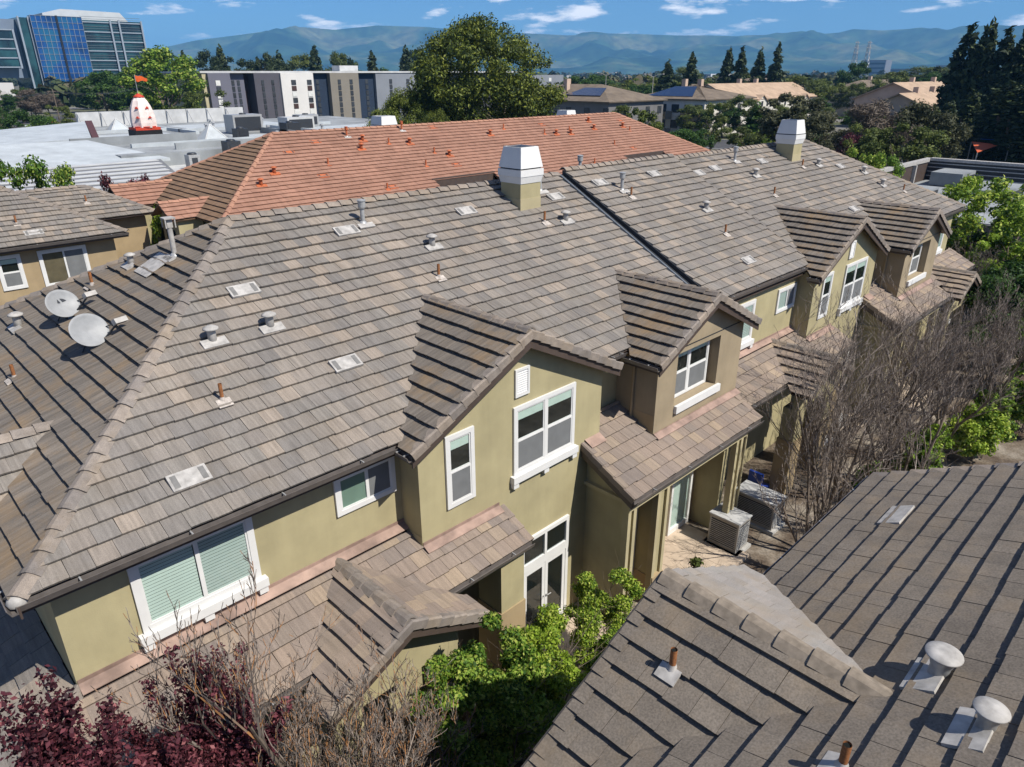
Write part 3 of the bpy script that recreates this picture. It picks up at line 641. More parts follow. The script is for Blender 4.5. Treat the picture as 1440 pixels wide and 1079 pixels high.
    b = MB(); b.box(12.1+o, 17.75+o, 8.27, 8.5, 2.32, 2.62); b.box(12.1+o, 17.7+o, 8.5, 10.3, 2.5, 2.6); b.build('porch_beam', M_BAND, town)
    boxes('porch_post', M_BAND, town, [(x+o, x+o+.12, 8.29, 8.47, GZ, 2.32) for x in (12.1, 12.32, 13.36, 13.74, 17.25, 17.5)])
    boxes('wall_panel', M_OLIVE, town, [(x0+o, x1+o, 8.36, 8.468, GZ, 2.32) for x0, x1 in ((12.221, 12.319), (13.481, 13.739), (17.371, 17.499))])
    boxes('wall', M_OLIVE, town, [(13.4+o, 13.84+o, 8.47, 9.75, GZ, 2.5), (17.75+o, 18.0+o, 8.9, 10.31, GZ, 2.5)])
    b = MB(); b.box(13.38+o, 13.88+o, 8.26, 9.74, GZ, -.35); b.build('pier_base', M_TAN2, town)
    b = MB(); b.box(12.45+o, 13.32+o, 8.95, 9.0, -1.2, 1.55); d = b.build('front_door', M_TAN2, town)
    b = MB(); b.box(13.3+o, 13.38+o, 8.88, 9.0, -1.2, 1.7); b.box(12.4+o, 13.38+o, 8.9, 9.02, 1.56, 1.7); b.build('door_frame', M_WHITE, d)
    b = MB(); b.tube((13.2+o, 8.94, -.1), (13.2+o, 8.85, -.1), .015); b.tube((13.2+o, 8.85, -.25), (13.2+o, 8.85, .02), .015); b.build('door_handle', M_GALV, d)
    b = MB(); b.box(12.3+o, 13.4+o, 9.02, 9.1, GZ, 2.5); b.build('wall', M_TAN2, town)
    b = MB(); b.lathe([(0, .22), (.03, .2), (.09, .12), (.075, .1), (.06, -.1), (.03, -.14), (0, -.14)], Matrix.Translation((12.62+o, 8.6, 1.95)), 8); b.tube((12.62+o, 8.6, 2.15), (12.62+o, 8.6, 2.32), .012); b.build('porch_lantern', M_DARK, town)
    b = MB(); x0, x1, Yd = 16.3+o, 17.45+o, 9.75
    for q in ((x0, x0+.1, -1.2, 1.3), (x1-.1, x1, -1.2, 1.3), (x0+.1, x1-.1, 1.2, 1.3), (x0+.1, x1-.1, -1.2, -1.02), ): b.box(q[0], q[1], Yd-.08, Yd-.002, q[2], q[3])
    d = b.build('patio_door', M_WHITE, town); b = MB(); b.box(x0+.1, x1-.1, Yd-.012, Yd-.004, -1.02, 1.2); b.build('backing', M_BLIND, d)
    for q in ((x0+.1, x1-.1),):
        b = MB(); b.poly([(q[0], Yd-.03, -1.02), (q[1], Yd-.03, -1.02), (q[1], Yd-.03, 1.2), (q[0], Yd-.03, 1.2)], 0); b.build('pane', M_GLASS, d)
    b = MB(); b.box(13.84+o, 17.75+o, 9.755, 10.2, GZ, 2.5); b.build('wall', M_TAN, town)
    b = MB(); b.box(13.62+o, 13.96+o, 8.18, 8.25, -.55, -.45); b.build('letter_shelf', M_PALE, town)
    b = MB(); b.tube((18.0+o, 8.4, GZ), (18.0+o, 8.4, 2.7), .04, .04, 8); b.build('downpipe', M_BAND, town)
for o in (0, DX): unit(o)
# end unit beyond the last tan bay: shed roof, small porch gable, wall return
lr = deck('lower_roof', [[(35.9, 9.0, 2.76), (42.6, 9.0, 2.76), (42.6, 10.314, 3.44), (35.9, 10.314, 3.44)]], M_FASCIA, town)
RF.plane(lr, (35.9, 9.0, 2.76), UX, V_F, [(0, 0), (6.7, 0), (6.7, 1.3/CS), (0, 1.3/CS)], M_TL, holes=[[(38.4-1.04-35.9, 0), (38.4+1.04-35.9, 0), (38.4-35.9, 1.04/CS)]])
rakes(lr, (42.6, 9.0, 2.76), (42.6, 10.3, 3.43), (1, 0, 0), M_TL); gutter(town, (40.3, 9.0, 2.78), (42.6, 9.0, 2.78), (0, -1, 0))
gable_roof(RF, town, 'porch_roof', 'y', 38.4, 3.3, 1.72, 10.05, 7.9, M_TL, M_TL)
b = MB(); b.prism([(36.95, 8.3, 1.6), (39.85, 8.3, 1.6), (39.85, 8.3, 2.44), (38.4, 8.3, 3.18), (36.95, 8.3, 2.44)], (0, .2, 0)); b.box(36.95, 37.35, 8.3, 8.7, GZ, 1.6); b.box(39.45, 39.85, 8.3, 8.7, GZ, 1.6); b.build('porch_wall', M_OLIVE, town)
# chimneys, vents
chimney(town, 15.09, 14.94, 8.0, 9.08); chimney(town, 32.5, 14.93, 8.0, 9.1)
for x, y in ((11.2, 14.26), (4.87, 13.06), (6.05, 13.06), (16.27, 14.2), (28.48, 14.54), (34.27, 14.45), (37.35, 13.47), (37.32, 12.49)): mush(town, on_front(x, y), V_F)
mush(town, on_front(22.77, 13.32, .1), V_F)
for x, y, d in ((9.96, 15.43, 0), (16.62, 15.6, 0), (19.92, 14.91, .1), (28.46, 15.54, 0)): flue(town, on_front(x, y, d), V_F)
flue(town, Vector((19.7, 16.6, 8.8)), V_B, .62)
for x, y, d in ((4.38, 11.79, 0), (10.6, 13.29, 0), (15.46, 14.31, 0), (19.95, 14.53, .1), (22.21, 12.16, .1), (27.99, 13.38, 0), (32.83, 14.55, 0), (38.51, 11.86, 0)): pipe(town, on_front(x, y, d), V_F, .34, .035)
for x, y, d in ((9.34, 15.24, 0), (6.06, 14.09, 0), (6.9, 11.76, 0), (3.2, 10.61, 0), (13.21, 15.23, 0), (16.9, 15.2, 0), (19.28, 15.36, .1), (21.69, 10.94, .1), (22.4, 15.37, .1), (25.11, 15.18, 0), (26.49, 15.29, 0), (30.29, 15.25, 0), (35.99, 14.11, 0), (32.12, 11.71, 0)): flatvent(town, on_front(x, y, d+.02), V_F)
on_left = lambda x, y: Vector((x, y, 5.6+S*(x-X0)+.08))
flue(town, on_left(5.61, 16.34), V_L, .95, M_PALE, True)
b = MB(); M = Matrix.Translation(on_left(5.35, 16.5)) @ basis(V_L); b.obox(M, -.45, .3, -.5, .2, .04, .055); b.build('flue_flashing', M_PALE, town)
mush(town, on_left(5.02, 17.48), V_L, .85); mush(town, on_left(2.73, 18.51), V_L, 1.05)
pipe(town, on_left(4.23, 17.89), V_L, .32, .035); pipe(town, on_left(2.07, 16.14), V_L, .3, .035)
RF.finish()
# satellite dishes on the left slope
def dish(name, label, foot, n, ax, ay, emblem):
    t = thing(name, label, 'satellite dish', foot, 'satellite dishes on the left roof slope'); n = Vector(n).normalized()
    M = frame(n.cross(Vector((0, 0, 1))), n); c = Vector(foot)+Vector((0, 0, .38)); M = Matrix.Translation(c) @ M
    b = MB(); rings = [(0, -.085), (.3, -.075), (.6, -.05), (.85, -.022), (1, 0), (1.02, -.004), (1, -.016), (.6, -.066), (0, -.1)]; seg = 36; k = len(rings)
    for i in range(seg):
        a = 2*math.pi*i/seg
        for r, z in rings: b.v.append(tuple(M @ Vector((ax*r*math.cos(a), ay*r*math.sin(a), z))))
    for i in range(seg):
        for j in range(k-1): b.f.append((i*k+j, ((i+1) % seg)*k+j, ((i+1) % seg)*k+j+1, i*k+j+1)); b.m.append(0); b.r.append(0)
    b.build('reflector', plain('dish_paint', (.28, .285, .285), .5, .35, .12, 8), t, True)
    sx = 1 if (M.to_3x3() @ Vector((1, 0, 0))).dot(Vector((.7, -.7, 0))) > 0 else -1; sy = 1 if (M.to_3x3() @ Vector((0, 1, 0))).z > 0 else -1
    arm0 = M @ Vector((sx*ax*.55, -sy*ay*.75, -.05)); arm1 = M @ Vector((sx*ax*1.1, -sy*ay*.25, .34)); b = MB(); b.tube(arm0, arm1, .022, .018, 8); b.tube(M @ Vector((sx*ax*.9, -sy*ay*.1, -.02)), arm1, .012, .012, 6); b.build('feed_arm', M_DARK, t)
    b = MB(); MM = Matrix.Translation(arm1) @ frame(n.cross(Vector((0, 0, 1))), n); b.obox(MM, -.13, .13, -.05, .05, -.03, .1); b.tube(arm1, arm1-n*.1, .03, .035, 8); b.build('feed_horn', M_PALE, t)
    b = MB(); f = Vector(foot); b.tube(f, c-n*.12, .03, .03, 8); b.tube(f+Vector((.22, .1, .1)), c-n*.12-Vector((0, 0, .12)), .014, .014, 6); b.tube(f+Vector((-.2, .15, -.11)), c-n*.12-Vector((0, 0, .12)), .014, .014, 6); b.obox(Matrix.Translation(f) @ basis(V_L), -.12, .12, -.12, .12, -.03, .02); b.obox(Matrix.Translation(c-n*.16) @ frame(n.cross(Vector((0, 0, 1))), n), -.07, .07, -.07, .07, -.03, .03); b.build('mount', M_DARK, t)
    if emblem:
        e = MB()
        for P in ([(-.14, .05), (-.05, .05), (-.02, .13), (-.10, .16)], [(.0, .04), (.06, .05), (.03, .14)]): e.poly([M @ Vector((-sx*x*1.0, sy*y*1.0, -.064+.0)) for x, y in P], 0)
        e.build('emblem', M_DARK, t)
    return t
dish('satellite_dish', 'round grey satellite dish with dark emblem, the farther one on the left slope', on_left(3.4, 17.05), (.30, -.78, .52), .35, .31, True)
dish('satellite_dish', 'plain grey satellite dish on the left slope, nearer the hip', on_left(3.3, 14.95), (.26, -.80, .50), .37, .33, False)

# ------------------------------------------------------------------ the house at the lower right, seen from above its ridge
fg = thing('neighbour_house', 'brown-grey granular tiled house roof in the lower right foreground', 'house', (8, 1, GZ))
RG = Roof(fg)
ez, ey, ex = 4.9, 3.47, 13.15; ry = -3.2
fg_main = deck('main_roof', [[(ex, ey, ez), (-1, ey, ez), (-1, ry, ez+S*(ey-ry)), (ex, ry, ez+S*(ey-ry))], [(-1, -9.8, ez), (ex, -9.8, ez), (ex, ry, ez+S*(ey-ry)), (-1, ry, ez+S*(ey-ry))]], M_FASCIA, fg)
gx, gz, gfront = 6.5, 6.10, 3.86
gyb = ey-(gz-ez)/S
def in_fg_gable(P): return abs(P.x-gx) < (P.y-gyb)-.08 and P.y < ey+.2
RG.plane(fg_main, (ex, ey, ez), -UX, V_B, [(0, 0), (ex+1, 0), (ex+1, (ey-ry)/CS), (0, (ey-ry)/CS)], M_TG, .352, .34, jit=.004, holes=[[(ex-gx-(ey-gyb)+.02, 0), (ex-gx+(ey-gyb)-.02, 0), (ex-gx, (ey-gyb-.02)/CS)]], tk=.034)
rakes(fg_main, (ex, ey, ez), (ex, ry, ez+S*(ey-ry)), (1, 0, 0), M_CAP); caps(fg_main, (-1, ry, ez+S*(ey-ry)), (ex, ry, ez+S*(ey-ry)), M_CAP)
hs = 2.95; ze = gz-S*hs; U1 = gfront-gyb
fg_gab = deck('gable_roof', [[(gx, gyb, gz), (gx, gfront, gz), (gx-hs, gfront, ze), (gx-hs, min(gfront-.02, gyb+hs), ze)], [(gx, gfront, gz), (gx, gyb, gz), (gx+2.3, gyb+2.3, gz-S*2.3), (gx+2.3, gfront, gz-S*2.3)]], M_FASCIA, fg)
# left slope faces -X: u runs from the gable front back to the valley
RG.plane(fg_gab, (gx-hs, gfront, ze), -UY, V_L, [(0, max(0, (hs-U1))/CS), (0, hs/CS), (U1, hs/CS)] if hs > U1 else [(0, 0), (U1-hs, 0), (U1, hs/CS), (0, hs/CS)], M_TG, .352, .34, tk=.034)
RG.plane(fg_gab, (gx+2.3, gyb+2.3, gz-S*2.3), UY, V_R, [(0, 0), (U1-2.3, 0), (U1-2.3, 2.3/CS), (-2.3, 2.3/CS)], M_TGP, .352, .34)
caps(fg_gab, (gx, gfront-.02, gz), (gx, gyb-.02, gz), plain('cap_granular', (.235, .195, .15), .9, .2, .35, 9), .38, .17, .1)
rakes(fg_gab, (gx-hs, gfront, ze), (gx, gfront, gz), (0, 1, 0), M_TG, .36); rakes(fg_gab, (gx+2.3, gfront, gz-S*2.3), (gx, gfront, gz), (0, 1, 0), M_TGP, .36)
gable_wall(fg, gx-.2, 2.2, 2.0, 3.45, GZ, gz-.1, M_OLIVE)
b = MB(); b.box(-.5, 12.7, -9.3, 3.0, GZ, ez-.1); b.build('wall', M_OLIVE, fg)
b = MB(); b.prism([(12.4, -9.3, ez-.1), (12.4, 3.0, ez-.1), (12.4, ry, ez+S*(ey-ry)-.2)], (.3, 0, 0)); b.build('wall', M_OLIVE, fg)
b = MB(); b.box(gx+2.35, ex, ey+.0, ey+.02, ez-.12, ez+.03); b.build('drip_edge', M_PALE, fg)
gutter(fg, (gx+2.35, ey+.02, ez), (ex, ey+.02, ez), (0, 1, 0))
on_back = lambda x, y: Vector((x, y, ez+S*(ey-y)+.09))
def bigvent(p, s):
    b = MB(); b.lathe([(.0, -.1), (.115*s, -.1), (.11*s, .12*s), (.15*s, .25*s), (.19*s, .30*s)], Matrix.Translation(p), 22); o = b.build('turbine_vent', M_GALV, fg, True)
    c = MB(); c.lathe([(.19*s, .29*s), (.205*s, .305*s), (.2*s, .32*s), (.1*s, .345*s), (0, .352*s)], Matrix.Translation(p), 28); c.build('cap', M_PALE, o, True)
    f = MB(); M = Matrix.Translation(p-V_B*.12+N_B*.0) @ basis(V_B); f.obox(M, -.2, .36, -.13, .2, .0, .036); f.build('flashing', M_PALE, o)
bigvent(on_back(6.95, .84), .86); bigvent(on_back(6.22, .30), .72)
pipe(fg, on_back(5.30, 1.12), V_B, .30, .04, None, M_PALE)
b = MB(); M = Matrix.Translation(on_back(11.1, 2.5)) @ basis(V_B); b.obox(M, -.34, .34, -.17, .17, .0, .036); b.build('tile_vent', M_PALE, fg)
pg = Vector((5.62, 3.1, gz-S*(gx-5.62)+.09)); pipe(fg, pg, V_L, .30, .04, None, M_PALE)
RG.finish()

# ------------------------------------------------------------------ the setting: ground, roads, hills
def ground_mat():
    t = Mt('ground_earth', .95, .1); n = t.noise(.035, 5); n2 = t.noise(.9, 5); n3 = t.noise(14, 3)
    far = t.ramp(n, [(.36, (.07, .085, .035)), (.5, (.13, .12, .085)), (.64, (.19, .18, .165))])
    near = t.ramp(n2, [(.34, (.07, .05, .036)), (.5, (.15, .12, .09)), (.66, (.27, .235, .19))])
    g = t.n.new('ShaderNodeVectorMath'); g.operation = 'LENGTH'; t.l.new(t.pos(), g.inputs[0])
    f = t.ramp(t.math('MULTIPLY', g.outputs['Value'], 1/140.0), [(.35, G(0)), (.6, G(1))])
    c = t.mix(f, near, far); t.col(t.mix(1.0, c, t.ramp(n3, [(.3, G(.7)), (.7, G(1.2))]), 'MULTIPLY')); t.bump(n3, .5, .03); return t.m
M_GROUND = ground_mat()
b = MB(); b.poly([(-30000, -30000, GZ), (30000, -30000, GZ), (30000, 30000, GZ), (-30000, 30000, GZ)], 0); tag(b.build('ground', M_GROUND), kind='structure')
M_ASPH = plain('asphalt', (.075, .075, .077), .9, .15, .25, 1.2)
M_CONC = plain('concrete_paving', (.46, .37, .28), .9, .15, .2, 2.5)
M_KERB = plain('kerb_concrete', (.40, .39, .36), .9, .15, .2, 3)
def sheet(name, x0, x1, y0, y1, z, mat, th=.004, kind='structure'):
    b = MB(); b.box(x0, x1, y0, y1, GZ-.02, GZ+z); return tag(b.build(name, mat), kind=kind)
sheet('street', 128, 146, -120, 330, .004, M_ASPH); sheet('kerb', 127.6, 128, -120, 330, .12, M_KERB); sheet('kerb', 146, 146.4, -120, 330, .12, M_KERB)
sheet('parking_lot', 20, 74, 175, 300, .004, M_ASPH)
sheet('parking_lot', 76, 190, 230, 330, .004, M_ASPH)
sheet('driveway', -30, 60, 23.5, 31.5, .004, M_ASPH)
# patio: separate slabs
pat = bpy.data.objects.new('patio', None); COL.objects.link(pat); pat.location = (15.5, 8.6, GZ); tag(pat, kind='structure')
for o in (0, DX):
    for i in range(3):
        for j in range(2):
            b = MB(); b.box(13.95+o+i*1.12, 13.95+o+i*1.12+1.11, 7.45+j*1.25, 7.45+j*1.25+1.24, GZ, GZ+.1); b.build('paving_slab', M_CONC, pat)
    for i in range(3):
        b = MB(); b.box(9.6+o+i*.85, 9.6+o+i*.85+.84, 8.4, 9.7, GZ, GZ+.1); b.build('paving_slab', M_CONC, pat)
HP = [(83.74, 0.0169), (76.34, 0.0195), (70.63, 0.0248), (69.52, 0.028), (67.25, 0.0367), (64.71, 0.0426), (61.87, 0.0494), (60.18, 0.0528), (58.01, 0.0501), (55.02, 0.0553), (51.5, 0.054), (49.47, 0.0509), (46.39, 0.0485), (43.3, 0.046), (41.25, 0.0442), (38.7, 0.0463), (36.17, 0.0451), (33.67, 0.0431), (31.22, 0.0426), (28.34, 0.0404), (25.11, 0.041), (22.9, 0.0433), (22.06, 0.0467), (20.34, 0.0445), (18.29, 0.0458), (16.65, 0.0422), (14.0, 0.0451), (12.49, 0.0416), (9.63, 0.0362), (3.85, 0.0258)]+[(110, .015), (-40, .02)]
def hills():
    hp = sorted(HP); az = np.radians(np.linspace(-5, 95, 560)); tt = np.interp(np.degrees(az), [a for a, _ in hp], [t for _, t in hp])
    rr = np.concatenate([np.linspace(4800, 7500, 56), np.linspace(7750, 10000, 8)]); rs = np.random.RandomState(3)
    A, Rr = np.meshgrid(az, rr, indexing='ij'); X = Rr*np.cos(A); Y = Rr*np.sin(A)
    def fbm(x, y, oct=5):
        o = np.zeros_like(x); amp = 1.0; fr = 1.0
        for k in range(oct):
            for q in range(3):
                th = rs.uniform(0, 6.28); ph = rs.uniform(0, 6.28); o += amp*np.sin((x*math.cos(th)+y*math.sin(th))*fr+ph)/3
            amp *= .55; fr *= 1.95
        return o
    n = fbm(X/330, Y/330); rid = 1-np.abs(fbm(X/420+3, Y/420, 5))*1.3
    s = np.clip((Rr-4800)/2700, 0, 1); s = s**1.15*(1-.0*s); back = np.clip((Rr-7500)/2500, 0, 1)
    Hh = tt[:, None]*7500+13
    Z = GZ-8+Hh*s*(1+(.42*rid-.30+.18*n)*(1-s)**.42*1.9)*(1-back*.6)+8*np.clip(s*4, 0, 1)
    V = np.stack([X, Y, Z], -1).reshape(-1, 3); na, nr = A.shape
    F = [(i*nr+j, (i+1)*nr+j, (i+1)*nr+j+1, i*nr+j+1) for i in range(na-1) for j in range(nr-1)]
    me = bpy.data.meshes.new('hills'); me.from_pydata(V.tolist(), [], [f[::-1] for f in F])
    t = Mt('hill_scrub', .95, .05); n1 = t.noise(.0016, 7); n2 = t.noise(.012, 4)
    c = t.ramp(n1, [(.38, (.010, .030, .016)), (.5, (.04, .075, .032)), (.62, (.12, .125, .058))]); t.col(t.mix(1.0, c, t.ramp(n2, [(.35, G(.55)), (.65, G(1.2))]), 'MULTIPLY'))
    me.materials.append(t.m); me.polygons.foreach_set('use_smooth', [True]*len(me.polygons)); return tag(link('hills', me), kind='structure')
hills()

# ------------------------------------------------------------------ the terracotta-roofed building behind
red = thing('terracotta_roofed_building', 'long terracotta tiled hip-roofed building directly behind the grey roof', 'building', (35, 39.3, GZ))
RR = Roof(red, 0)
qx0, qy0, qr, qxa, qxb = 13.55, 32.94, 6.36, 19.91, 50.9; qyr = 39.3
qsl = qr/CS; wells = [(27.1, 31.95, 32.3, 34.05), (45.6, 50.6, 32.3, 34.0)]
def cut(polys, rect):
    out = []; x0, x1, y0, y1 = rect
    return [(qx0, qxb+qr)]
front_parts = []
zf = lambda y: 5.6+S*(y-qy0)
xs = [qx0, 27.1, 31.95, 45.6, 50.6, qxb+qr]
decks = [[(qx0, qy0, 5.6), (27.1, qy0, 5.6), (27.1, 34.05, zf(34.05)), (qx0+1.11, 34.05, zf(34.05))], [(31.95, qy0, 5.6), (45.6, qy0, 5.6), (45.6, 34.05, zf(34.05)), (31.95, 34.05, zf(34.05))],
         [(50.6, qy0, 5.6), (qxb+qr, qy0, 5.6), (qxb+qr-1.11, 34.05, zf(34.05)), (50.6, 34.05, zf(34.05))], [(qx0+1.11, 34.05, zf(34.05)), (qxb+qr-1.11, 34.05, zf(34.05)), (qxb, qyr, 8.9), (qxa, qyr, 8.9)]]
decks += [[(qx0, qyr+qr, 5.6), (qx0, qy0, 5.6), (qxa, qyr, 8.9)], [(qxb+qr, qyr+qr, 5.6), (qx0, qyr+qr, 5.6), (qxa, qyr, 8.9), (qxb, qyr, 8.9)], [(qxb+qr, qy0, 5.6), (qxb+qr, qyr+qr, 5.6), (qxb, qyr, 8.9)]]
red_roof = deck('main_roof', decks, M_TRS, red)
RR.plane(red_roof, (qx0, qy0, 5.6), UX, V_F, [(0, 0), (qxb+qr-qx0, 0), (qxb-qx0, qsl), (qxa-qx0, qsl)], M_TR, .335, .66, holes=[[(a-qx0, -1), (c-qx0, -1), (c-qx0, (34.05-qy0)/CS), (a-qx0, (34.05-qy0)/CS)] for a, c, _, _ in wells])
gabs = [(42.7, 6.5, 12.0, 1.9), (36.8, 6.25, 12.3, 1.5)]
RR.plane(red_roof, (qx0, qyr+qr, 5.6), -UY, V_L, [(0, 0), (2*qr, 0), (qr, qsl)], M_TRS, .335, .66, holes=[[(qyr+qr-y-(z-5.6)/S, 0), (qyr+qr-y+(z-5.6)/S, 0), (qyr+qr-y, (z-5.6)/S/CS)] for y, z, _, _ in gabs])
for y, z, xf, hs_ in gabs:
    d = (z-5.6)/S; xb = qx0+d
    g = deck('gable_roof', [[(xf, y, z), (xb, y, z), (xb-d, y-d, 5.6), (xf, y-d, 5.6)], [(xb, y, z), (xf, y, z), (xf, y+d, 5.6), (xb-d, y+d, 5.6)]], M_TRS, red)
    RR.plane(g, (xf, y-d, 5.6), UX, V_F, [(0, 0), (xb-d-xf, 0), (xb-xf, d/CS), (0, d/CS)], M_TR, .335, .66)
    b = MB(); b.prism([(xf+.4, y-d+.2, 2), (xf+.4, y+d-.2, 2), (xf+.4, y+d-.2, 5.6), (xf+.4, y, z-.15), (xf+.4, y-d+.2, 5.6)], (1.2, 0, 0)); b.build('wall', M_OLIVE, red)
    b = MB(); b.box(xf+.33, xf+.4, y-.5, y+.5, 3.4, 5.0); b.build('window', M_DARKVOID, red)
    caps(g, (xf, y, z), (xb, y, z), M_CAPR, .5)
caps(red_roof, (qx0, qy0, 5.6), (qxa, qyr, 8.9), M_CAPR, .5); caps(red_roof, (qxa, qyr, 8.9), (qxb, qyr, 8.9), M_CAPR, .5); caps(red_roof, (qxb+qr, qy0, 5.6), (qxb, qyr, 8.9), M_CAPR, .5); caps(red_roof, (qx0, qyr+qr, 5.6), (qxa, qyr, 8.9), M_CAPR, .5)
b = MB(); b.box(qx0+.5, 27.0, qy0+.5, qyr+5.9, GZ, 5.5); b.box(27, qxb+5.9, 34.2, qyr+5.9, GZ, 5.5); b.box(32.0, 45.5, qy0+.5, 34.2, GZ, 5.5); b.box(50.7, qxb+5.9, qy0+.5, 34.2, GZ, 5.5); b.build('wall', M_OLIVE, red)
for a, c, y0, y1 in wells:
    b = MB(); b.box(a-.08, a, y0+.6, y1, zf(y0+.6)-.4, zf(y0+.6)+.15); b.box(a-.1, c+.1, y1, y1+.1, zf(y1)-.5, zf(y1)+.16); b.build('well_edge', M_FASCIA, red)
onred = lambda x, y: Vector((x, y, zf(y)+.05))
for x, y in ((28.51, 38.84), (24.3, 38.6)): flue(red, onred(x, y), V_F, .55, M_REDP)
for x, y in ((25.04, 38.09), (28.05, 37.48), (24.4, 37.33), (30., 36.02), (35.1, 37.7), (41.3, 37.2), (45.97, 37.46), (49.6, 37.43), (46.4, 38.4), (42.8, 37.1), (18.1, 36.0), (16.9, 35.2)): mush(red, onred(x, y), V_F, 1.15, M_REDP)
for x, y in ((26.6, 37.64), (29.13, 36.42), (27.58, 35.35), (23.59, 33.8), (40.2, 37.36), (43.1, 37.5), (49.9, 36.92), (46.07, 35.44), (41.64, 33.73), (36.9, 38.25), (21.5, 36.3)): pipe(red, onred(x, y), V_F, .36, .05, M_REDP, M_REDP)
for x, y in ((31.05, 38.92), (29.8, 35.13), (24.0, 33.9), (41, 38.4), (47.63, 34.81), (43.58, 33.56), (50.3, 38.3), (20.6, 35.4), (19.9, 37.6), (22, 38.3)): flatvent(red, onred(x, y), V_F, .62, M_REDP, M_FASCIA)
chimney(red, 31.2, 45.0, 5.4, 8.25, 1.3, 1.0); chimney(red, 49.4, 43.4, 6.0, 8.1, 1.2, 1.0)
RR.finish()

# ------------------------------------------------------------------ neighbouring house at the left edge
lh = thing('side_house', 'tan stucco house with grey hip roof and white windows at the left edge', 'house', (2, 38, GZ))
RL = Roof(lh, 60)
hx, hy = 10.01, 34.34; rr_ = 5.4
lroof = deck('main_roof', [[(-14, hy, 5.6), (hx, hy, 5.6), (hx-rr_, hy+rr_, 5.6+S*rr_), (-14, hy+rr_, 5.6+S*rr_)], [(hx, hy, 5.6), (hx, hy+2*rr_, 5.6), (hx-rr_, hy+rr_, 5.6+S*rr_)], [(hx, hy+2*rr_, 5.6), (-14, hy+2*rr_, 5.6), (-14, hy+rr_, 5.6+S*rr_), (hx-rr_, hy+rr_, 5.6+S*rr_)]], M_FASCIA, lh)
RL.plane(lroof, (-14, hy, 5.6), UX, V_F, [(0, 0), (hx+14, 0), (hx-rr_+14, rr_/CS), (0, rr_/CS)], M_TF, .341, .33)
caps(lroof, (hx, hy, 5.6), (hx-rr_, hy+rr_, 5.6+S*rr_), M_CAP); caps(lroof, (-14, hy+rr_, 5.6+S*rr_), (hx-rr_, hy+rr_, 5.6+S*rr_), M_CAP)
gutter(lh, (-14, hy, 5.62), (hx, hy, 5.62), (0, -1, 0))
w2 = deck('wing_roof', [[(2, 38.1, 5.65), (12.7, 38.1, 5.65), (10.3, 40.5, 6.9), (2, 40.5, 6.9)], [(12.7, 38.1, 5.65), (12.7, 42.9, 5.65), (10.3, 40.5, 6.9)]], M_FASCIA, lh)
RL.plane(w2, (2, 38.1, 5.65), UX, V_F, [(0, 0), (10.7, 0), (8.3, 2.4/CS), (0, 2.4/CS)], M_TF, .341, .33)
caps(w2, (12.7, 38.1, 5.65), (10.3, 40.5, 6.9), M_CAP); caps(w2, (2, 40.5, 6.9), (10.3, 40.5, 6.9), M_CAP)
b = MB(); b.box(-14, 9.5, 34.8, 44.6, GZ, 5.45); b.build('wall', M_TAN2, lh)
b = MB(); b.box(9.5, 12.2, 38.6, 42.4, GZ, 5.5); b.build('wall', M_TAN2, lh)
window(lh, 4.98, 5.86, 3.85, 5.27, 34.8, 'hung', .12); window(lh, 6.48, 8.32, 3.7, 5.27, 34.8, 'slider', .12, backing=plain('brown_reflection', (.16, .12, .075), .8, .2, .3, 3)); window(lh, .9, 2.9, 3.85, 5.27, 34.8, 'slider', .12)  # brown backing paints the reflection in the wide window's glass
for x, y in ((6.2, 35.6), (9.9, 39.3)): pipe(lh, Vector((x, y, 5.6+S*(y-hy)+.05 if y < 38 else 5.65+S*(y-38.1)+.05)), V_F, .36, .04)
flatvent(lh, Vector((6.6, 34.95, 5.6+S*.61+.06)), V_F, .7); flatvent(lh, Vector((7.7, 39.9, 6.62)), V_F, .5)
RL.finish()

# ------------------------------------------------------------------ flat white-roofed temple building and its spire
M_WROOF = plain('white_membrane', (.27, .285, .29), .8, .2, .45, .22)
M_WRIB = plain('white_metal_roof', (.50, .50, .485), .5, .4, .2, .6)
M_GRAYR = plain('grey_metal_roof', (.42, .45, .46), .6, .3, .2, .5)
M_MAROON = plain('maroon_edge', (.09, .035, .03), .7, .3, .2, 2)
M_BLACKP = plain('black_panel', (.012, .011, .012), .6, .3, .3, 2)
M_SPR = plain('spire_red', (.50, .05, .022), .6, .3, .2, 2)
M_SPW = plain('spire_white', (.74, .62, .56), .7, .2, .18, 1.5)
M_FLAG = plain('flag_orange', (.60, .10, .02), .7, .2, .25, 4)
tp = thing('temple_building', 'low white flat-roofed temple building with a tapering white and red spire', 'temple', (40, 100, GZ))
b = MB(); b.box(26, 84, 86, 140, GZ, 4.0); b.build('roof_block', M_WROOF, tp)
b = MB(); b.box(21.9, 46, 66, 86, GZ, 2.6); b.build('front_block', M_WRIB, tp)
cm = MB(); cm.prism([(-20, 66, 2.6), (25.5, 66, 2.6), (29.3, 84, 3.6), (-20, 84, 3.6)], (0, 0, -.2)); can = cm.build('ribbed_roof', plain('canopy_gap_shade', (.16, .165, .17), .8, .2, .2, 1), tp)  # dark base colour paints the shadow lines between the ribs
for i in range(9):
    y = 66.6+i*2.05; z = 2.6+(y-66)/18
    c = MB(); c.box(-20, 25.2+(y-66)*.21, y, y+1.2, z-.1, z+.07); c.build('rib', M_WRIB, can)
for i in range(7):
    x = -8+i*5.2; c = MB(); c.prism([(x, 66.2, 2.7), (x+.5, 66.2, 2.7), (x-1.4, 61.5, 1.6), (x-1.9, 61.5, 1.6)], (0, 0, .2)); c.build('strut', M_WRIB, can)
b = MB(); b.box(-20, 27, 58, 66, GZ, 1.2); b.build('lower_canopy', M_WRIB, tp)
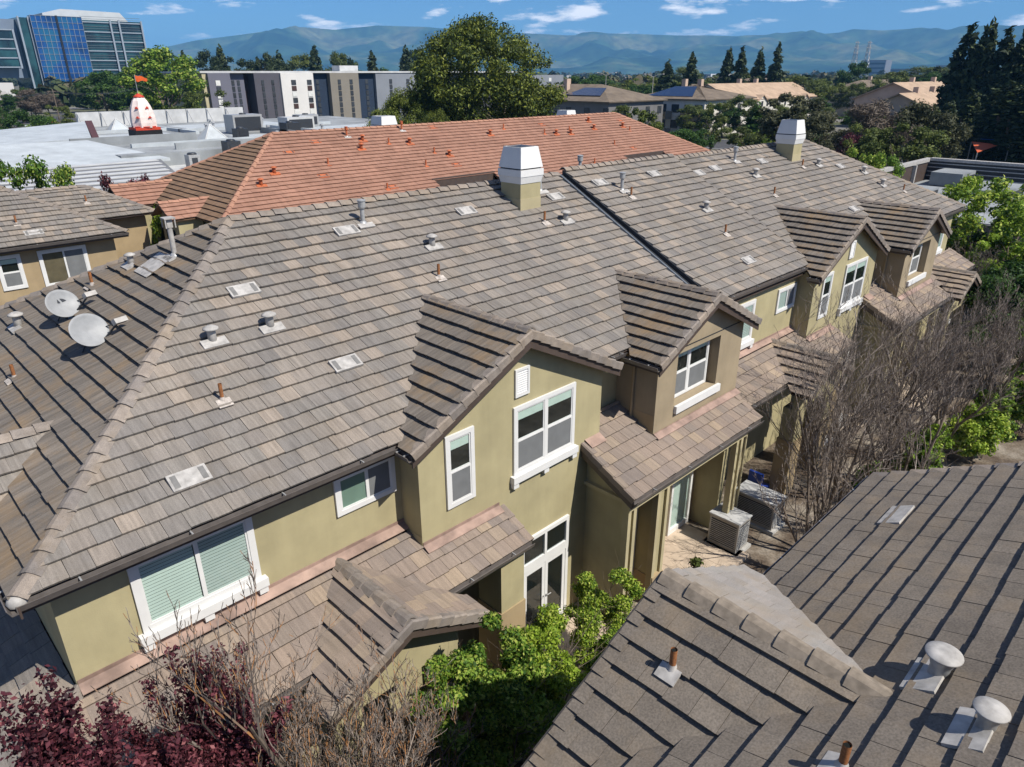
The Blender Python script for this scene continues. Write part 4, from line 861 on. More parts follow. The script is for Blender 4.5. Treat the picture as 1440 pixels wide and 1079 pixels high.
b = MB(); b.prism([(-20, 84.5, 3.6), (30.5, 84.5, 3.6), (26.0, 97, 5.0), (-20, 97, 5.0)], (0, 0, -.3)); b.build('sloping_roof', M_GRAYR, tp)
b = MB(); b.prism([(10, 108, 3.8), (29, 106, 4.6), (36, 133, 5.2), (21, 135, 4.2)], (0, 0, -.5)); b.build('side_roof', M_GRAYR, tp)
b = MB(); b.prism([(29, 105.6, 4.65), (29.8, 105.6, 4.65), (37, 133, 5.3), (36, 133, 5.3)], (0, 0, -.9)); b.build('maroon_fascia', M_MAROON, tp)
for i in range(8):
    x = 36.5+i*3.6; b = MB(); b.box(x, x+3.5, 139.0, 139.3, 4, 6.3); pz = b.build('parapet_panel', M_WRIB, tp)
    c = MB(); c.tube((x+.2, 138.9, 6.2), (x+.2, 136.8, 4), .09, .09, 6); c.build('brace', M_GALV, pz)
for x0, x1, y0, y1, h in ((25, 40, 100, 100.3, 1.0), (33, 52, 89, 89.3, .7), (52, 52.3, 89, 110, .8)):
    b = MB(); b.box(x0, x1, y0, y1, 3.9, 4+h); b.build('roof_kerb', M_WROOF, tp)
sx, sy = 34.9, 103.6
b = MB(); b.box(sx-1.65, sx+1.65, sy-1.4, sy+1.4, 4, 5.4); spb = b.build('spire_base', M_BLACKP, tp)
b = MB(); b.box(sx-1.55, sx+1.55, sy-1.35, sy+1.35, 5.41, 5.72); b.build('ledge', M_SPR, spb)
pr_ = [(1.42, 5.7), (1.46, 6.3), (1.43, 6.9), (1.33, 7.6), (1.14, 8.25), (.86, 8.9), (.58, 9.3)]
b = MB(); seg = 24
for i in range(seg):
    a = 2*math.pi*i/seg; k = 1.0+(.07 if i % 3 == 1 else -.03)
    for r, z in pr_: b.v.append((sx+r*k*math.cos(a), sy+r*k*math.sin(a), z))
for i in range(seg):
    for j in range(len(pr_)-1): b.f.append((i*7+j, ((i+1) % seg)*7+j, ((i+1) % seg)*7+j+1, i*7+j+1)); b.m.append(0); b.r.append(0)
sp = b.build('spire', M_SPW, tp)
b = MB(); b.lathe([(.5, 9.25), (.66, 9.32), (.64, 9.46), (.36, 9.6), (.15, 9.75), (0, 9.8)], Matrix.Translation((sx, sy, 0)), 18); b.build('finial', M_SPR, sp, True)
for ang, z, r in ((-2.3, 8.0, 1.15), (-1.3, 8.0, 1.15), (-2.3, 6.85, 1.38), (-1.3, 6.85, 1.38)):
    M = Matrix.Translation((sx+r*math.cos(ang), sy+r*math.sin(ang), z)) @ Matrix.Rotation(ang, 4, 'Z')
    b = MB(); b.prism([M @ Vector(p) for p in ((.05, -.24, 0), (.05, .24, 0), (.05, 0, .26))], M.to_3x3() @ Vector((.18, 0, 0))); b.build('niche_hood', M_SPR, sp)
b = MB(); b.tube((sx, sy, 9.6), (sx, sy, 12.0), .04, .03, 6); b.build('flagpole', M_GALV, tp)
b = MB(); P = [(sx+.05+i*.2, sy-.04*(i % 2), 11.95-.05*i-.08*math.sin(i*1.3)) for i in range(8)]
for i in range(7): b.poly([P[i], P[i+1], (P[i+1][0], P[i+1][1], P[i+1][2]-.7+.06*i), (P[i][0], P[i][1], P[i][2]-.7+.06*max(0, i-1))], 0)
b.build('flag', M_FLAG, tp)
for z_, r_ in ((5.72, 1.42),):
    b = MB(); b.lathe([(r_-.1, z_), (r_+.05, z_+.03), (r_+.05, z_+.13), (r_-.1, z_+.16)], Matrix.Translation((sx, sy, 0)), 24); b.build('red_band', M_SPR, sp)
for k_ in range(16):
    xx, yy = 30+rng.random()*42, 90+rng.random()*44; b = MB(); h_ = rng.uniform(.4, 1.1); b.tube((xx, yy, 4), (xx, yy, 4+h_), .22, .2, 8); b.lathe([(.34, 0), (.3, .18), (0, .26)], Matrix.Translation((xx, yy, 4+h_)), 8); b.build('roof_stack', M_GALV, tp)
for x0, x1, y0, y1 in ((30, 50, 94.5, 95), (44, 44.5, 110, 134), (44, 70, 116, 116.5), (58, 58.5, 92, 116), (30, 44, 121, 121.4)):
    b = MB(); b.box(x0, x1, y0, y1, 4, 4.45); b.build('roof_kerb', M_GRAYR, tp)
for x0, x1, y0, y1 in ((46, 57, 98, 104), (60, 74, 100, 112), (32, 42, 109, 118), (48, 66, 120, 132)):
    b = MB(); b.box(x0, x1, y0, y1, 4, 4.02); b.build('roof_patch', M_GRAYR, tp)
def hvac(x, y, z, sx_, sy_, sz_, label, mat=None):
    t = thing('rooftop_unit', label, 'air conditioner', (x, y, z), 'air handling units on the temple roof')
    b = MB(); b.box(x, x+sx_, y, y+sy_, z+.15, z+sz_); b.build('housing', mat or M_GALV, t)
    b = MB(); b.box(x-.1, x+sx_+.1, y-.1, y+sy_+.1, z, z+.15); b.build('curb', M_WROOF, t)
    b = MB(); b.box(x+.3, x+sx_-.3, y-.05, y-.002, z+.4, z+sz_-.3); b.build('grille', M_DARK, t)
    b = MB(); b.lathe([(.0, .1), (.4, .1), (.5, 0), (.5, -.1)], Matrix.Translation((x+sx_/2, y+sy_/2, z+sz_+.1)), 12); b.build('fan_cowl', M_DARK, t, True)
hvac(48, 106, 4, 4.5, 3, 2.6, 'large brown-grey air handling unit right of the spire'); hvac(56, 105, 4, 4.5, 3, 2.0, 'white box air handling unit near the apartment block', M_WRIB)
hvac(62, 112, 4, 3.4, 2.4, 1.9, 'pale air handling unit behind the white box unit'); hvac(44.5, 97.5, 4, 1.6, 1.6, 1.3, 'low dark roof fan just right of the spire', M_DARK); hvac(52, 98, 4, 2.2, 2, 1.7, 'dark air conditioner with fan between the larger roof units', M_DARK); hvac(36.5, 83, 2.6, 1.6, 1.6, 2.4, 'small dark roof unit above the terracotta hip', M_DARK); hvac(31, 80.5, 2.6, 1.2, 1.2, 1.5, 'small pale roof unit beside the ribbed white roof')
for i, (x, y, s_) in enumerate(((42, 100, 1.6), (38.5, 126, 1.5))):
    t = thing('skylight', ['white pyramid skylight right of the spire base', 'white pyramid skylight behind the spire'][i], 'skylight', (x, y, 4))
    b = MB(); a = [(x-s_, y-s_, 4), (x+s_, y-s_, 4), (x+s_, y+s_, 4), (x-s_, y+s_, 4)]
    for k in range(4): b.poly([a[k], a[(k+1) % 4], (x, y, 4+s_*1.2)], 0)
    b.build('glazing', M_GRAYR, t); c = MB()
    for k in range(4): c.tube(a[k], (x, y, 4+s_*1.2), .09, .09, 5)
    c.build('ribs', M_WRIB, t)

# ------------------------------------------------------------------ panelled apartment block
ap = thing('apartment_block', 'four-storey apartment block clad in grey, white, navy and tan panels', 'building', (140, 190, GZ))
AC = {k: plain('panel_'+k, c, .8, .2, .08, .3) for k, c in dict(violet=(.135, .135, .165), dusk=(.085, .082, .095), brown=(.06, .035, .03), white=(.62, .60, .56), navy=(.022, .035, .06), tan=(.21, .19, .155), grey=(.21, .225, .245), cream=(.45, .40, .26)).items()}
M_APW = plain('apartment_glazing', (.05, .055, .06), .15, .6, .4, .8); M_APL = plain('apartment_blind', (.62, .62, .58), .7, .2, .2, 1)
panels = [(77, 82.4, 'violet', 180, [(79.2, 1.1, 1)]), (82.4, 86.7, 'violet', 182, [(83.8, .7, 0), (85.2, .7, 0)]), (86.7, 88.7, 'brown', 184, []), (88.7, 95.6, 'dusk', 180.5, [(90.8, .7, 0), (93.5, .7, 0)]), (95.6, 104.8, 'white', 180, [(99.0, 1.3, 2), (103.5, 1.3, 2)]), (104.8, 110.1, 'navy', 182, [(107, .9, 0)]), (110.1, 119, 'tan', 180.5, [(112.8, .9, 0), (116.5, .9, 0)]), (119, 125, 'navy', 182, [(122.5, .9, 0)]), (125, 150, 'grey', 181, [(130, .9, 0), (136, .9, 0)]), (150, 182.6, 'dusk', 184, [(160, .9, 0), (168, .9, 0), (175, .9, 0)]), (182.6, 203, 'grey', 180, [(188.5, 1.3, 1), (196, 1.3, 1)])]
for x0, x1, k, yy, ws in panels:
    b = MB(); b.box(x0, x1, yy, 205, GZ, 12.3 if x0 < 180 else 11.6); pn = b.build('facade_panel', AC[k], ap)
    for wx, ww, style in ws:
        for fl in range(7):
            z0 = 1.0+fl*1.42; b = MB(); b.box(wx-ww/2, wx+ww/2, yy-.12, yy-.02, z0, z0+1.15)
            m_ = M_APL if (style == 1 and fl % 4 != 1) or (style == 2 and fl % 3 == 1) else (AC['brown'] if style == 2 and fl in (2, 5) else M_APW)
            b.build('window', m_, pn)
b = MB(); b.box(76.0, 77.0, 181, 205, GZ, 12.3); b.build('end_wall', AC['cream'], ap)
b = MB(); b.box(75.6, 184, 180.8, 205.5, 12.3, 12.75); b.build('roof_edge', M_WRIB, ap); b = MB(); b.box(118, 124, 188, 192, 12.8, 14.2); b.build('roof_plant', M_WRIB, ap)

# ------------------------------------------------------------------ glass office tower
M_GB = Mt('curtain_glass_blue', .08, .6); M_GB.col(M_GB.ramp(M_GB.noise(.06, 2), [(.35, (.004, .028, .11)), (.5, (.008, .06, .22)), (.62, (.012, .10, .20))])); M_GB = M_GB.m
M_GD = Mt('curtain_glass_dark', .08, .6); M_GD.col(M_GD.ramp(M_GD.noise(.08, 3), [(.4, (.008, .018, .022)), (.6, (.02, .07, .075))])); M_GD = M_GD.m
M_MUL = plain('tower_mullion', (.26, .30, .34), .5, .4, .1, .5)
tw = thing('office_tower', 'tall glass office tower with a blue curtain wall front and white floor bands', 'tower', (180, 640, GZ))
b = MB(); b.box(141, 222, 622, 665, GZ, 48); b.build('core', M_GD, tw)
b = MB(); b.prism([(148, 618, GZ), (180, 618, GZ), (180, 618, 49.5), (148, 618, 49.5)], (0, 6, 0)); bw = b.build('curtain_wall', M_GB, tw)
for i in range(11):
    b = MB(); x = 148+i*3.2; b.box(x-.1, x+.1, 617.6, 617.99, 0, 49.6); b.build('mullion', M_MUL, bw)
for i in range(13):
    b = MB(); z = 1+i*4.04; b.box(148, 180, 617.7, 617.98, z-.09, z+.09); b.build('transom', M_MUL, bw)
b = MB(); b.box(163.3, 164.6, 617.3, 617.58, 0, 49.8); b.build('dark_seam', M_BLACKP, bw)
for i in range(7):
    b = MB(); z = 9+i*6.3; b.box(180.1, 221, 621.2, 621.98, z-.35, z+.35); fb = b.build('floor_band', M_MUL, tw)
    for k in (1, 2): c = MB(); c.box(180.1, 221, 621.6, 621.97, z+.4+k*1.5, z+.62+k*1.5); c.build('sunshade', plain('shade_%d%d' % (i, k), (.12, .14, .15), .5), fb)
for x in (141.2, 147.3, 199.5, 205.5, 221.2):
    b = MB(); b.box(x-.55, x+.55, 620.3, 621.15, GZ, 48.6); b.build('fin', M_MUL, tw)
b = MB(); b.prism([(158, 626, 48), (214, 626, 48), (209, 626, 54), (170, 626, 54.6), (158, 626, 51.5)], (0, 26, 0)); b.build('penthouse', plain('penthouse_panel', (.48, .50, .50), .6, .3, .1, .2), tw)
tw2 = thing('office_wing', 'lower dark glass office wing left of the blue tower', 'building', (120, 630, GZ))
b = MB(); b.box(95, 136.5, 622, 660, 16, 40); b.build('core', M_GD, tw2); b = MB(); b.box(95, 141, 630, 660, 10, 47); b.build('rear_block', plain('office_panel', (.16, .20, .26), .5, .4, .1, .3), tw2)
for i in range(5): b = MB(); b.box(95, 136.6, 621.3, 621.98, 16.5+i*5.8, 17.2+i*5.8); b.build('floor_band', M_MUL, tw2)
b = MB(); b.box(136, 137.2, 620.8, 622, 16, 40.4); b.build('fin', M_MUL, tw2)

# ------------------------------------------------------------------ far houses and apartments
M_BR = plain('brown_shingle', (.17, .135, .10), .9, .15, .3, .6); M_BG = plain('beige_shingle', (.40, .29, .20), .9, .15, .25, .5); M_CRM = plain('cream_siding', (.60, .57, .50), .8, .2, .12, .5); M_GRW = plain('grey_siding', (.16, .155, .15), .8, .2, .15, .5); M_SOL = plain('solar_glass', (.015, .025, .06), .15, .6, .3, 1.5)
M_PINK = plain('pink_stucco', (.50, .37, .28), .85, .2, .15, .5)
def house(name, label, x0, x1, y0, y1, ze, rise, wall, roof, axis='x', hip=True, wins=(), chim=(), group=None, gables=()):
    """axis-aligned house with a hip or gable roof; windows on the faces that look towards -Y and -X"""
    t = thing(name, label, 'house' if 'apart' not in name else 'building', ((x0+x1)/2, (y0+y1)/2, GZ), group)
    b = MB(); b.box(x0, x1, y0, y1, GZ, ze); w = b.build('wall', wall, t)
    ov = .7; a0, a1, c0, c1 = x0-ov, x1+ov, y0-ov, y1+ov; zr = ze+rise
    if axis == 'x':
        ym = (c0+c1)/2; k = (ym-c0)*(1 if hip else 0)
        P = [[(a0, c0, ze), (a1, c0, ze), (a1-k, ym, zr), (a0+k, ym, zr)], [(a1, c1, ze), (a0, c1, ze), (a0+k, ym, zr), (a1-k, ym, zr)]]
        if hip: P += [[(a0, c1, ze), (a0, c0, ze), (a0+k, ym, zr)], [(a1, c0, ze), (a1, c1, ze), (a1-k, ym, zr)]]
        else:
            for xx in (x0, x1-.2): b = MB(); b.prism([(xx, y0, ze), (xx, y1, ze), (xx, ym, zr-.35)], (.2, 0, 0)); b.build('gable_wall', wall, t)
    else:
        xm = (a0+a1)/2; k = (xm-a0)*(1 if hip else 0)
        P = [[(a0, c1, ze), (a0, c0, ze), (xm, c0+k, zr), (xm, c1-k, zr)], [(a1, c0, ze), (a1, c1, ze), (xm, c1-k, zr), (xm, c0+k, zr)]]
        if hip: P += [[(a0, c0, ze), (a1, c0, ze), (xm, c0+k, zr)], [(a1, c1, ze), (a0, c1, ze), (xm, c1-k, zr)]]
        else:
            for yy in (y0, y1-.2): b = MB(); b.prism([(x0, yy, ze), (x1, yy, ze), (xm, yy, zr-.35)], (0, .2, 0)); b.build('gable_wall', wall, t)
    r = deck('roof', P, roof, t, .25)
    for cx, cy in chim: b = MB(); b.box(cx-.55, cx+.55, cy-.55, cy+.55, ze, zr+1.1); b.build('chimney', M_PINK, r)
    for gx_, gw, gz_ in gables:
        b = MB(); b.prism([(gx_-gw, y0-.6, GZ), (gx_+gw, y0-.6, GZ), (gx_+gw, y0-.6, gz_-gw*.55), (gx_, y0-.6, gz_), (gx_-gw, y0-.6, gz_-gw*.55)], (0, 1.2, 0)); b.build('bay', M_CRM, t)
        deck('bay_roof', [[(gx_-gw-.3, y0-1.0, gz_-gw*.55-.1), (gx_, y0-1.0, gz_+.12), (gx_, y0+4, gz_+.12), (gx_-gw-.3, y0+2, gz_-gw*.55-.1)], [(gx_, y0-1.0, gz_+.12), (gx_+gw+.3, y0-1.0, gz_-gw*.55-.1), (gx_+gw+.3, y0+2, gz_-gw*.55-.1), (gx_, y0+4, gz_+.12)]], roof, t, .15)
        b = MB(); b.box(gx_-.5, gx_+.5, y0-.7, y0-.61, gz_-3.0, gz_-1.6); b.build('window', M_APW, t)
    for face, u, z, ww, hh in wins:
        b = MB()
        if face == 'y': b.box(u-ww/2, u+ww/2, y0-.08, y0-.01, z, z+hh)
        else: b.box(x0-.08, x0-.01, u-ww/2, u+ww/2, z, z+hh)
        b.build('window', M_APW, t)
    return t, r
wl_ = [('x', 84+i*5.2, z, 1.5, 1.5) for i in range(6) for z in (.6, 3.8)]+[('y', 131+i*4.5, z, 1.5, 1.5) for i in range(4) for z in (.6, 3.8)]
t, r = house('apartment_house', 'brown-roofed grey apartment building with blue solar panels behind the terracotta ridge', 126, 146, 99, 130, 6.6, 3.2, M_GRW, M_BR, 'y', True, wl_, ((132, 116), (138, 121)))
b = MB(); b.prism([(128.2, 103, 7.55), (128.2, 113, 7.55), (132.6, 111, 9.0), (132.6, 105, 9.0)], (-.05, 0, .14)); b.build('solar_panel', M_SOL, r)
t, r = house('apartment_house', 'white balconied apartment building with large solar array on a brown roof', 152, 174, 92, 112, 6.6, 3.0, M_CRM, M_BR, 'y', True, [('x', 93.5+i*3.1, z, 1.2 if i % 2 else 2.0, 1.8) for i in range(6) for z in (.2, 3.6)]+[('y', 155+i*4.2, z, 1.6, 1.7) for i in range(4) for z in (.4, 3.7)], ((164, 101), (168, 108)))
b = MB(); b.prism([(153.0, 96, 7.0), (153.0, 108.5, 7.0), (159.4, 105, 9.0), (159.4, 99, 9.0)], (-.05, 0, .15)); b.build('solar_panel', M_SOL, r)
for y in (96, 102, 108): b = MB(); b.box(150.9, 151.9, y-1.6, y+1.6, 2.6, 3.7); b.build('balcony', M_TAN2, t)
wl3 = lambda x0, n, st, zs=(.4, 3.4): [('y', x0+i*st, z, 1.3, 1.5) for i in range(n) for z in zs]
G2 = 'beige-roofed townhouses across the street'
house('townhouse_row', 'beige-roofed townhouse row with two white dormer bays and two chimneys, left end', 186, 236, 104, 120, 5.4, 4.0, M_CRM, M_BG, 'x', False, wl3(190, 9, 5)+[('x', 108, 3, 1.4, 1.4), ('x', 115, 3, 1.4, 1.4)], ((206, 114), (214, 113)), G2, ((201, 2.6, 6.4), (215, 2.6, 6.4), (228, 2.4, 6.2)))
house('townhouse_row', 'dark brown-roofed townhouse peeping over the left beige row', 232, 262, 122, 138, 6.8, 3.6, M_CRM, M_BR, 'x', True, wl3(236, 5, 5), ((244, 130), (254, 130)), G2)
house('townhouse_row', 'beige and pink townhouse row behind the big dark oak', 206, 262, 62, 80, 5.8, 4.0, M_PINK, M_BG, 'x', False, wl3(210, 10, 5)+[('x', 66, 3, 1.6, 1.6), ('x', 74, 3, 1.6, 1.6)], ((222, 72), (236, 71), (250, 72)), G2, ((214, 2.6, 6.6), (230, 2.6, 6.6), (246, 2.6, 6.4)))
house('townhouse_row', 'pink stucco townhouse row with white bays behind the leafless tree', 176, 206, 52, 66, 4.6, 3.4, M_PINK, M_BG, 'x', False, wl3(179, 6, 4.6)+[('x', 56, 2.4, 1.4, 1.6), ('x', 62, 2.4, 1.4, 1.6)], ((186, 59), (197, 59)), G2, ((183, 2.4, 5.6), (196, 2.4, 5.6)))
house('townhouse_row', 'beige townhouse row with a row of chimneys left of the tall conifers', 190, 246, 33, 48, 5.2, 3.8, M_PINK, M_BG, 'x', False, wl3(194, 9, 5.4), ((200, 41), (206, 40), (220, 41), (232, 41)), G2, ((210, 2.6, 6.2),))
house('townhouse_row', 'far beige townhouse roof rising above the nearer rows', 262, 330, 66, 82, 7.4, 3.6, M_PINK, M_BG, 'x', False, wl3(268, 9, 6), ((276, 74), (292, 74), (310, 74)), G2)
house('townhouse_row', 'beige townhouse row glimpsed between the dark cypresses', 176, 215, 18, 30, 5.6, 3.6, M_CRM, M_BG, 'x', False, wl3(180, 6, 5.4)+[('x', 24, 3.2, 1.6, 1.6)], ((188, 24), (200, 24)), G2)
house('townhouse_row', 'brown shingled townhouse roof beyond the street trees', 262, 310, 96, 112, 6.2, 3.6, M_CRM, M_BR, 'x', True, wl3(266, 7, 6), ((278, 104), (296, 104)), G2)
# flat-roofed building with a roof screen at the right
pv = thing('flat_roofed_building', 'flat grey-roofed building with metal-edged roof screen beyond the end of the grey roof', 'building', (72, 15, GZ))
b = MB(); b.box(57, 78.6, 5, 22.4, GZ, 2.5); b.build('wall', M_GRW, pv); b = MB(); b.box(57.2, 78.4, 5.2, 22.2, 2.5, 2.56); b.build('roof', M_WROOF, pv)
b = MB(); b.box(78.3, 78.6, 5, 22.7, 2.5, 4.3); b.build('screen_wall', M_DARK, pv); b = MB(); b.box(60, 78.6, 22.4, 22.7, 2.5, 4.2); b.build('screen_wall', M_FASCIA, pv)
for z in (2.9, 3.3, 3.7, 4.05): b = MB(); b.box(78.2, 78.29, 5, 22.4, z, z+.08); b.build('louvre', M_GALV, pv)
boxes('screen_rail', M_PALE, pv, [(59.5, 78.9, 22.3, 22.8, 4.2, 4.5), (78.2, 78.9, 4.5, 22.3, 4.3, 4.55)])
for x in (62, 66, 70, 74): b = MB(); b.box(x, x+.25, 22.1, 22.39, 2.56, 4.2); b.build('screen_post', M_PALE, pv)
for i, (x, y, a, c, h, lab) in enumerate(((74, 18.2, 4.0, 2.6, 1.2, 'white box unit on the screened flat roof, under the rail corner'), (68.5, 13.5, 6.5, 3.2, .7, 'low wide white unit in the middle of the screened flat roof'), (66, 18.5, 3, 2.2, .6, 'small white unit near the screen posts of the flat roof'))):
    t = thing('rooftop_unit', lab, 'air conditioner', (x, y, 2.56)); b = MB(); b.box(x, x+a, y, y+c, 2.62, 2.56+h); b.build('housing', M_WROOF, t); b = MB(); b.box(x+.3, x+a-.3, y-.04, y-.002, 2.7, 2.5+h*.8); b.build('grille', M_DARK, t)
# shade sails
for nm, lab, c, P in (('shade_sail', 'orange-red triangular shade sail in front of the cypresses', (.55, .11, .04), [(121, 29.7, 3.0), (114, 27.0, 2.2), (121, 26.2, 2.8)]), ('shade_sail', 'blue shade sail beside the orange one', (.02, .13, .48), [(122.5, 29.4, 3.3), (122.5, 25.6, 3.3), (128, 25, 3.1), (128, 30, 3.0)]), ('shade_sail', 'cream shade sail at the right edge', (.62, .58, .44), [(119, 24.6, 3.0), (119, 18, 3.0), (124, 18, 2.6), (124, 24.4, 2.8)])):
    t = thing(nm, lab, 'shade sail', (P[0][0], P[0][1], GZ)); b = MB(); b.prism(P, (0, 0, .05)) if len(P) > 3 else b.prism(P, (0, 0, .05)); b.build('canopy', plain('sail_%.2f' % c[0], c, .7), t)
    for q in P: b = MB(); b.tube((q[0], q[1], GZ), q, .09, .07, 6); b.build('post', M_GALV, t)
# long fence wall by the street
b = MB(); b.box(126.0, 126.4, 44, 62, GZ, 1.1); tag(b.build('garden_wall', M_PINK), 'low pinkish garden wall beside the street behind the red maple', 'wall')

# ------------------------------------------------------------------ air conditioners and small things in the yard
def condenser(label, x, y, w, d, h):
    t = thing('condenser_unit', label, 'air conditioner', (x, y, GZ), 'condenser units beside the porches')
    b = MB(); b.box(x, x+w, y, y+d, GZ+.1, GZ+h); b.build('housing', plain('condenser_paint', (.30, .28, .25), .5, .4, .12, 3), t)
    b = MB(); b.box(x-.03, x+w+.03, y-.03, y+d+.03, GZ+h, GZ+h+.045); b.build('lid', plain('condenser_lid', (.44, .44, .43), .4, .4, .1, 3), t)
    g = MB()
    for k in range(12): z = GZ+.2+k*(h-.3)/12; g.box(x-.02, x-.003, y+.05, y+d-.05, z, z+.018)
    for k in range(12): z = GZ+.2+k*(h-.3)/12; g.box(x+.05, x+w-.05, y-.02, y-.003, z, z+.018)
    tag(g.build('grille', M_GALV, t), kind='stuff')
    b = MB(); b.box(x-.001, x+.0, y+.06, y+d-.06, GZ+.18, GZ+h-.1); b.box(x+.06, x+w-.06, y-.0015, y-.0005, GZ+.18, GZ+h-.1); b.build('coil', M_DARK, t)
    b = MB(); b.box(x-.1, x+w+.1, y-.1, y+d+.1, GZ, GZ+.1); b.build('pad', M_KERB, t)
condenser('grey slatted condenser unit standing on the patio of the nearer porch', 17.0, 7.75, .7, .95, 1.1)
condenser('white-topped condenser unit half hidden by twigs beside the downpipe', 18.85, 7.55, .75, 1.35, 1.0)
t = thing('hose_reel', 'bright blue plastic garden item lying beside the second patio', 'garden item', (20.9, 9.2, GZ))
b = MB(); b.box(20.7, 21.2, 8.8, 9.5, GZ, GZ+.22); b.build('body', plain('blue_plastic', (.02, .06, .35), .4, .4, .1, 3), t); b = MB(); b.box(20.75, 20.85, 8.9, 9.4, GZ+.22, GZ+.75); b.build('back', plain('blue_plastic_b', (.02, .06, .33), .4, .4, .1, 3), t)
t = thing('garden_wall', 'white-capped low garden wall behind the green shrubs at the bottom', 'wall', (6.5, 7.5, GZ))
b = MB(); b.box(3.5, 10.2, 7.42, 7.58, GZ, -.42); b.build('wall', M_BAND, t); b = MB(); b.box(3.5, 10.2, 7.36, 7.64, -.42, -.32); b.build('coping', M_WHITE, t)
t = thing('iron_fence', 'dark thin iron railing behind the white-capped wall', 'fence', (6.5, 8.0, GZ))
for i in range(24): b = MB(); b.tube((4.2+i*.18, 8.0, GZ), (4.2+i*.18, 8.0, -.1), .012, .012, 6); b.build('picket', M_DARK, t)
for z in (-.2, -1.1): b = MB(); b.box(4.1, 8.5, 7.985, 8.015, z, z+.03); b.build('rail', M_DARK, t)
for i, (x, y, lab) in enumerate(((43.3, 9.4, 'white covered box standing beyond the end porch'), (27.0, 8.9, 'white garden chair behind the leafless trees, far patio'), (24.6, 8.3, 'white storage bin among the twigs by the second porch'))):
    t = thing('garden_box', lab, 'box', (x, y, GZ)); b = MB(); b.prism([(x, y, GZ), (x+.9, y, GZ), (x+.85, y, GZ+.6), (x+.45, y, GZ+.75), (x+.05, y, GZ+.6)], (0, .7, 0)); b.build('body', M_WHITE, t)

# ------------------------------------------------------------------ vegetation
def leafmat(name, cols, trans=.35, rough=.6):
    t = Mt(name, rough, .25); c = t.ramp(t.rnd(), cols); t.col(c)
    tl = t.n.new('ShaderNodeBsdfTranslucent'); t.l.new(c, tl.inputs[0]); mx = t.n.new('ShaderNodeMixShader'); mx.inputs[0].default_value = trans
    t.l.new(t.b.outputs[0], mx.inputs[1]); t.l.new(tl.outputs[0], mx.inputs[2]); t.l.new(mx.outputs[0], t.n['Material Output'].inputs[0]); return t.m
L_GRN = leafmat('leaf_green', [(0, (.03, .075, .010)), (.4, (.095, .185, .02)), (.8, (.20, .31, .035)), (1, (.42, .46, .10))])
L_LIME = leafmat('leaf_lime', [(0, (.06, .12, .014)), (.5, (.19, .30, .025)), (.85, (.32, .42, .045)), (1, (.48, .52, .12))])
L_MID = leafmat('leaf_mid', [(0, (.02, .05, .01)), (.5, (.04, .09, .016)), (1, (.09, .16, .03))])
L_PINE = leafmat('leaf_pine', [(0, (.022, .038, .008)), (.5, (.075, .105, .015)), (.85, (.15, .18, .024)), (1, (.23, .25, .036))], .25)
L_CON = leafmat('leaf_conifer', [(0, (.014, .026, .010)), (.5, (.032, .052, .018)), (1, (.075, .095, .03))], .2)
L_OLV = leafmat('leaf_olive', [(0, (.035, .042, .022)), (.5, (.07, .075, .036)), (1, (.13, .13, .06))])
L_OLG = leafmat('leaf_olive_green', [(0, (.05, .07, .02)), (.5, (.10, .13, .03)), (1, (.18, .21, .05))])
L_PUR = leafmat('leaf_plum', [(0, (.022, .006, .010)), (.4, (.075, .018, .026)), (.75, (.16, .042, .055)), (1, (.32, .12, .12))], .3)
L_BRN = leafmat('twig_haze', [(0, (.07, .052, .04)), (.5, (.12, .095, .072)), (1, (.18, .145, .105))], .1)
M_BARK = plain('bark_grey', (.17, .135, .105), .9, .1, .35, 8)
M_TWIG = Mt('twig_bark', .85, .15); M_TWIG.col(M_TWIG.ramp(M_TWIG.rnd(), [(0, (.10, .08, .066)), (.5, (.18, .145, .12)), (1, (.32, .275, .235))])); M_TWIG = M_TWIG.m
M_TWIGR = Mt('twig_reddish', .85, .15); M_TWIGR.col(M_TWIGR.ramp(M_TWIGR.rnd(), [(0, (.08, .065, .055)), (.5, (.165, .135, .115)), (.75, (.28, .24, .205)), (.88, (.27, .14, .065)), (1, (.36, .17, .065))])); M_TWIGR = M_TWIGR.m
def raw_mesh(name, V, nper, mat, rnd=None, smooth=False):
    """V: (n*nper,3) float array, faces of nper consecutive vertices"""
    n = len(V)//nper; me = bpy.data.meshes.new(name); me.vertices.add(len(V)); me.vertices.foreach_set('co', V.astype(np.float32).ravel())
    me.loops.add(n*nper); me.loops.foreach_set('vertex_index', np.arange(n*nper, dtype=np.int32)); me.polygons.add(n)
    me.polygons.foreach_set('loop_start', np.arange(0, n*nper, nper, dtype=np.int32)); me.polygons.foreach_set('loop_total', np.full(n, nper, dtype=np.int32))
    if rnd is not None: a = me.attributes.new('rnd', 'FLOAT', 'FACE'); a.data.foreach_set('value', rnd.astype(np.float32))
    me.materials.append(mat); me.update(); me.validate(); return me
def quads(P, Nn, size, rs, asp=1.7):
    """one leaf quad per point P, normal near Nn"""
    n = len(P); N = Nn/np.maximum(1e-6, np.linalg.norm(Nn, axis=1, keepdims=True)); r = rs.normal(size=(n, 3)); T = np.cross(N, r); T /= np.maximum(1e-6, np.linalg.norm(T, axis=1, keepdims=True)); B = np.cross(N, T)
    s = size*rs.uniform(.55, 1.35, (n, 1)); T = T*s*asp*.5; B = B*s*.5
    bend = N*s*.18
    return np.stack([P-T, P-B+bend, P+T, P+B+bend], 1).reshape(-1, 3)
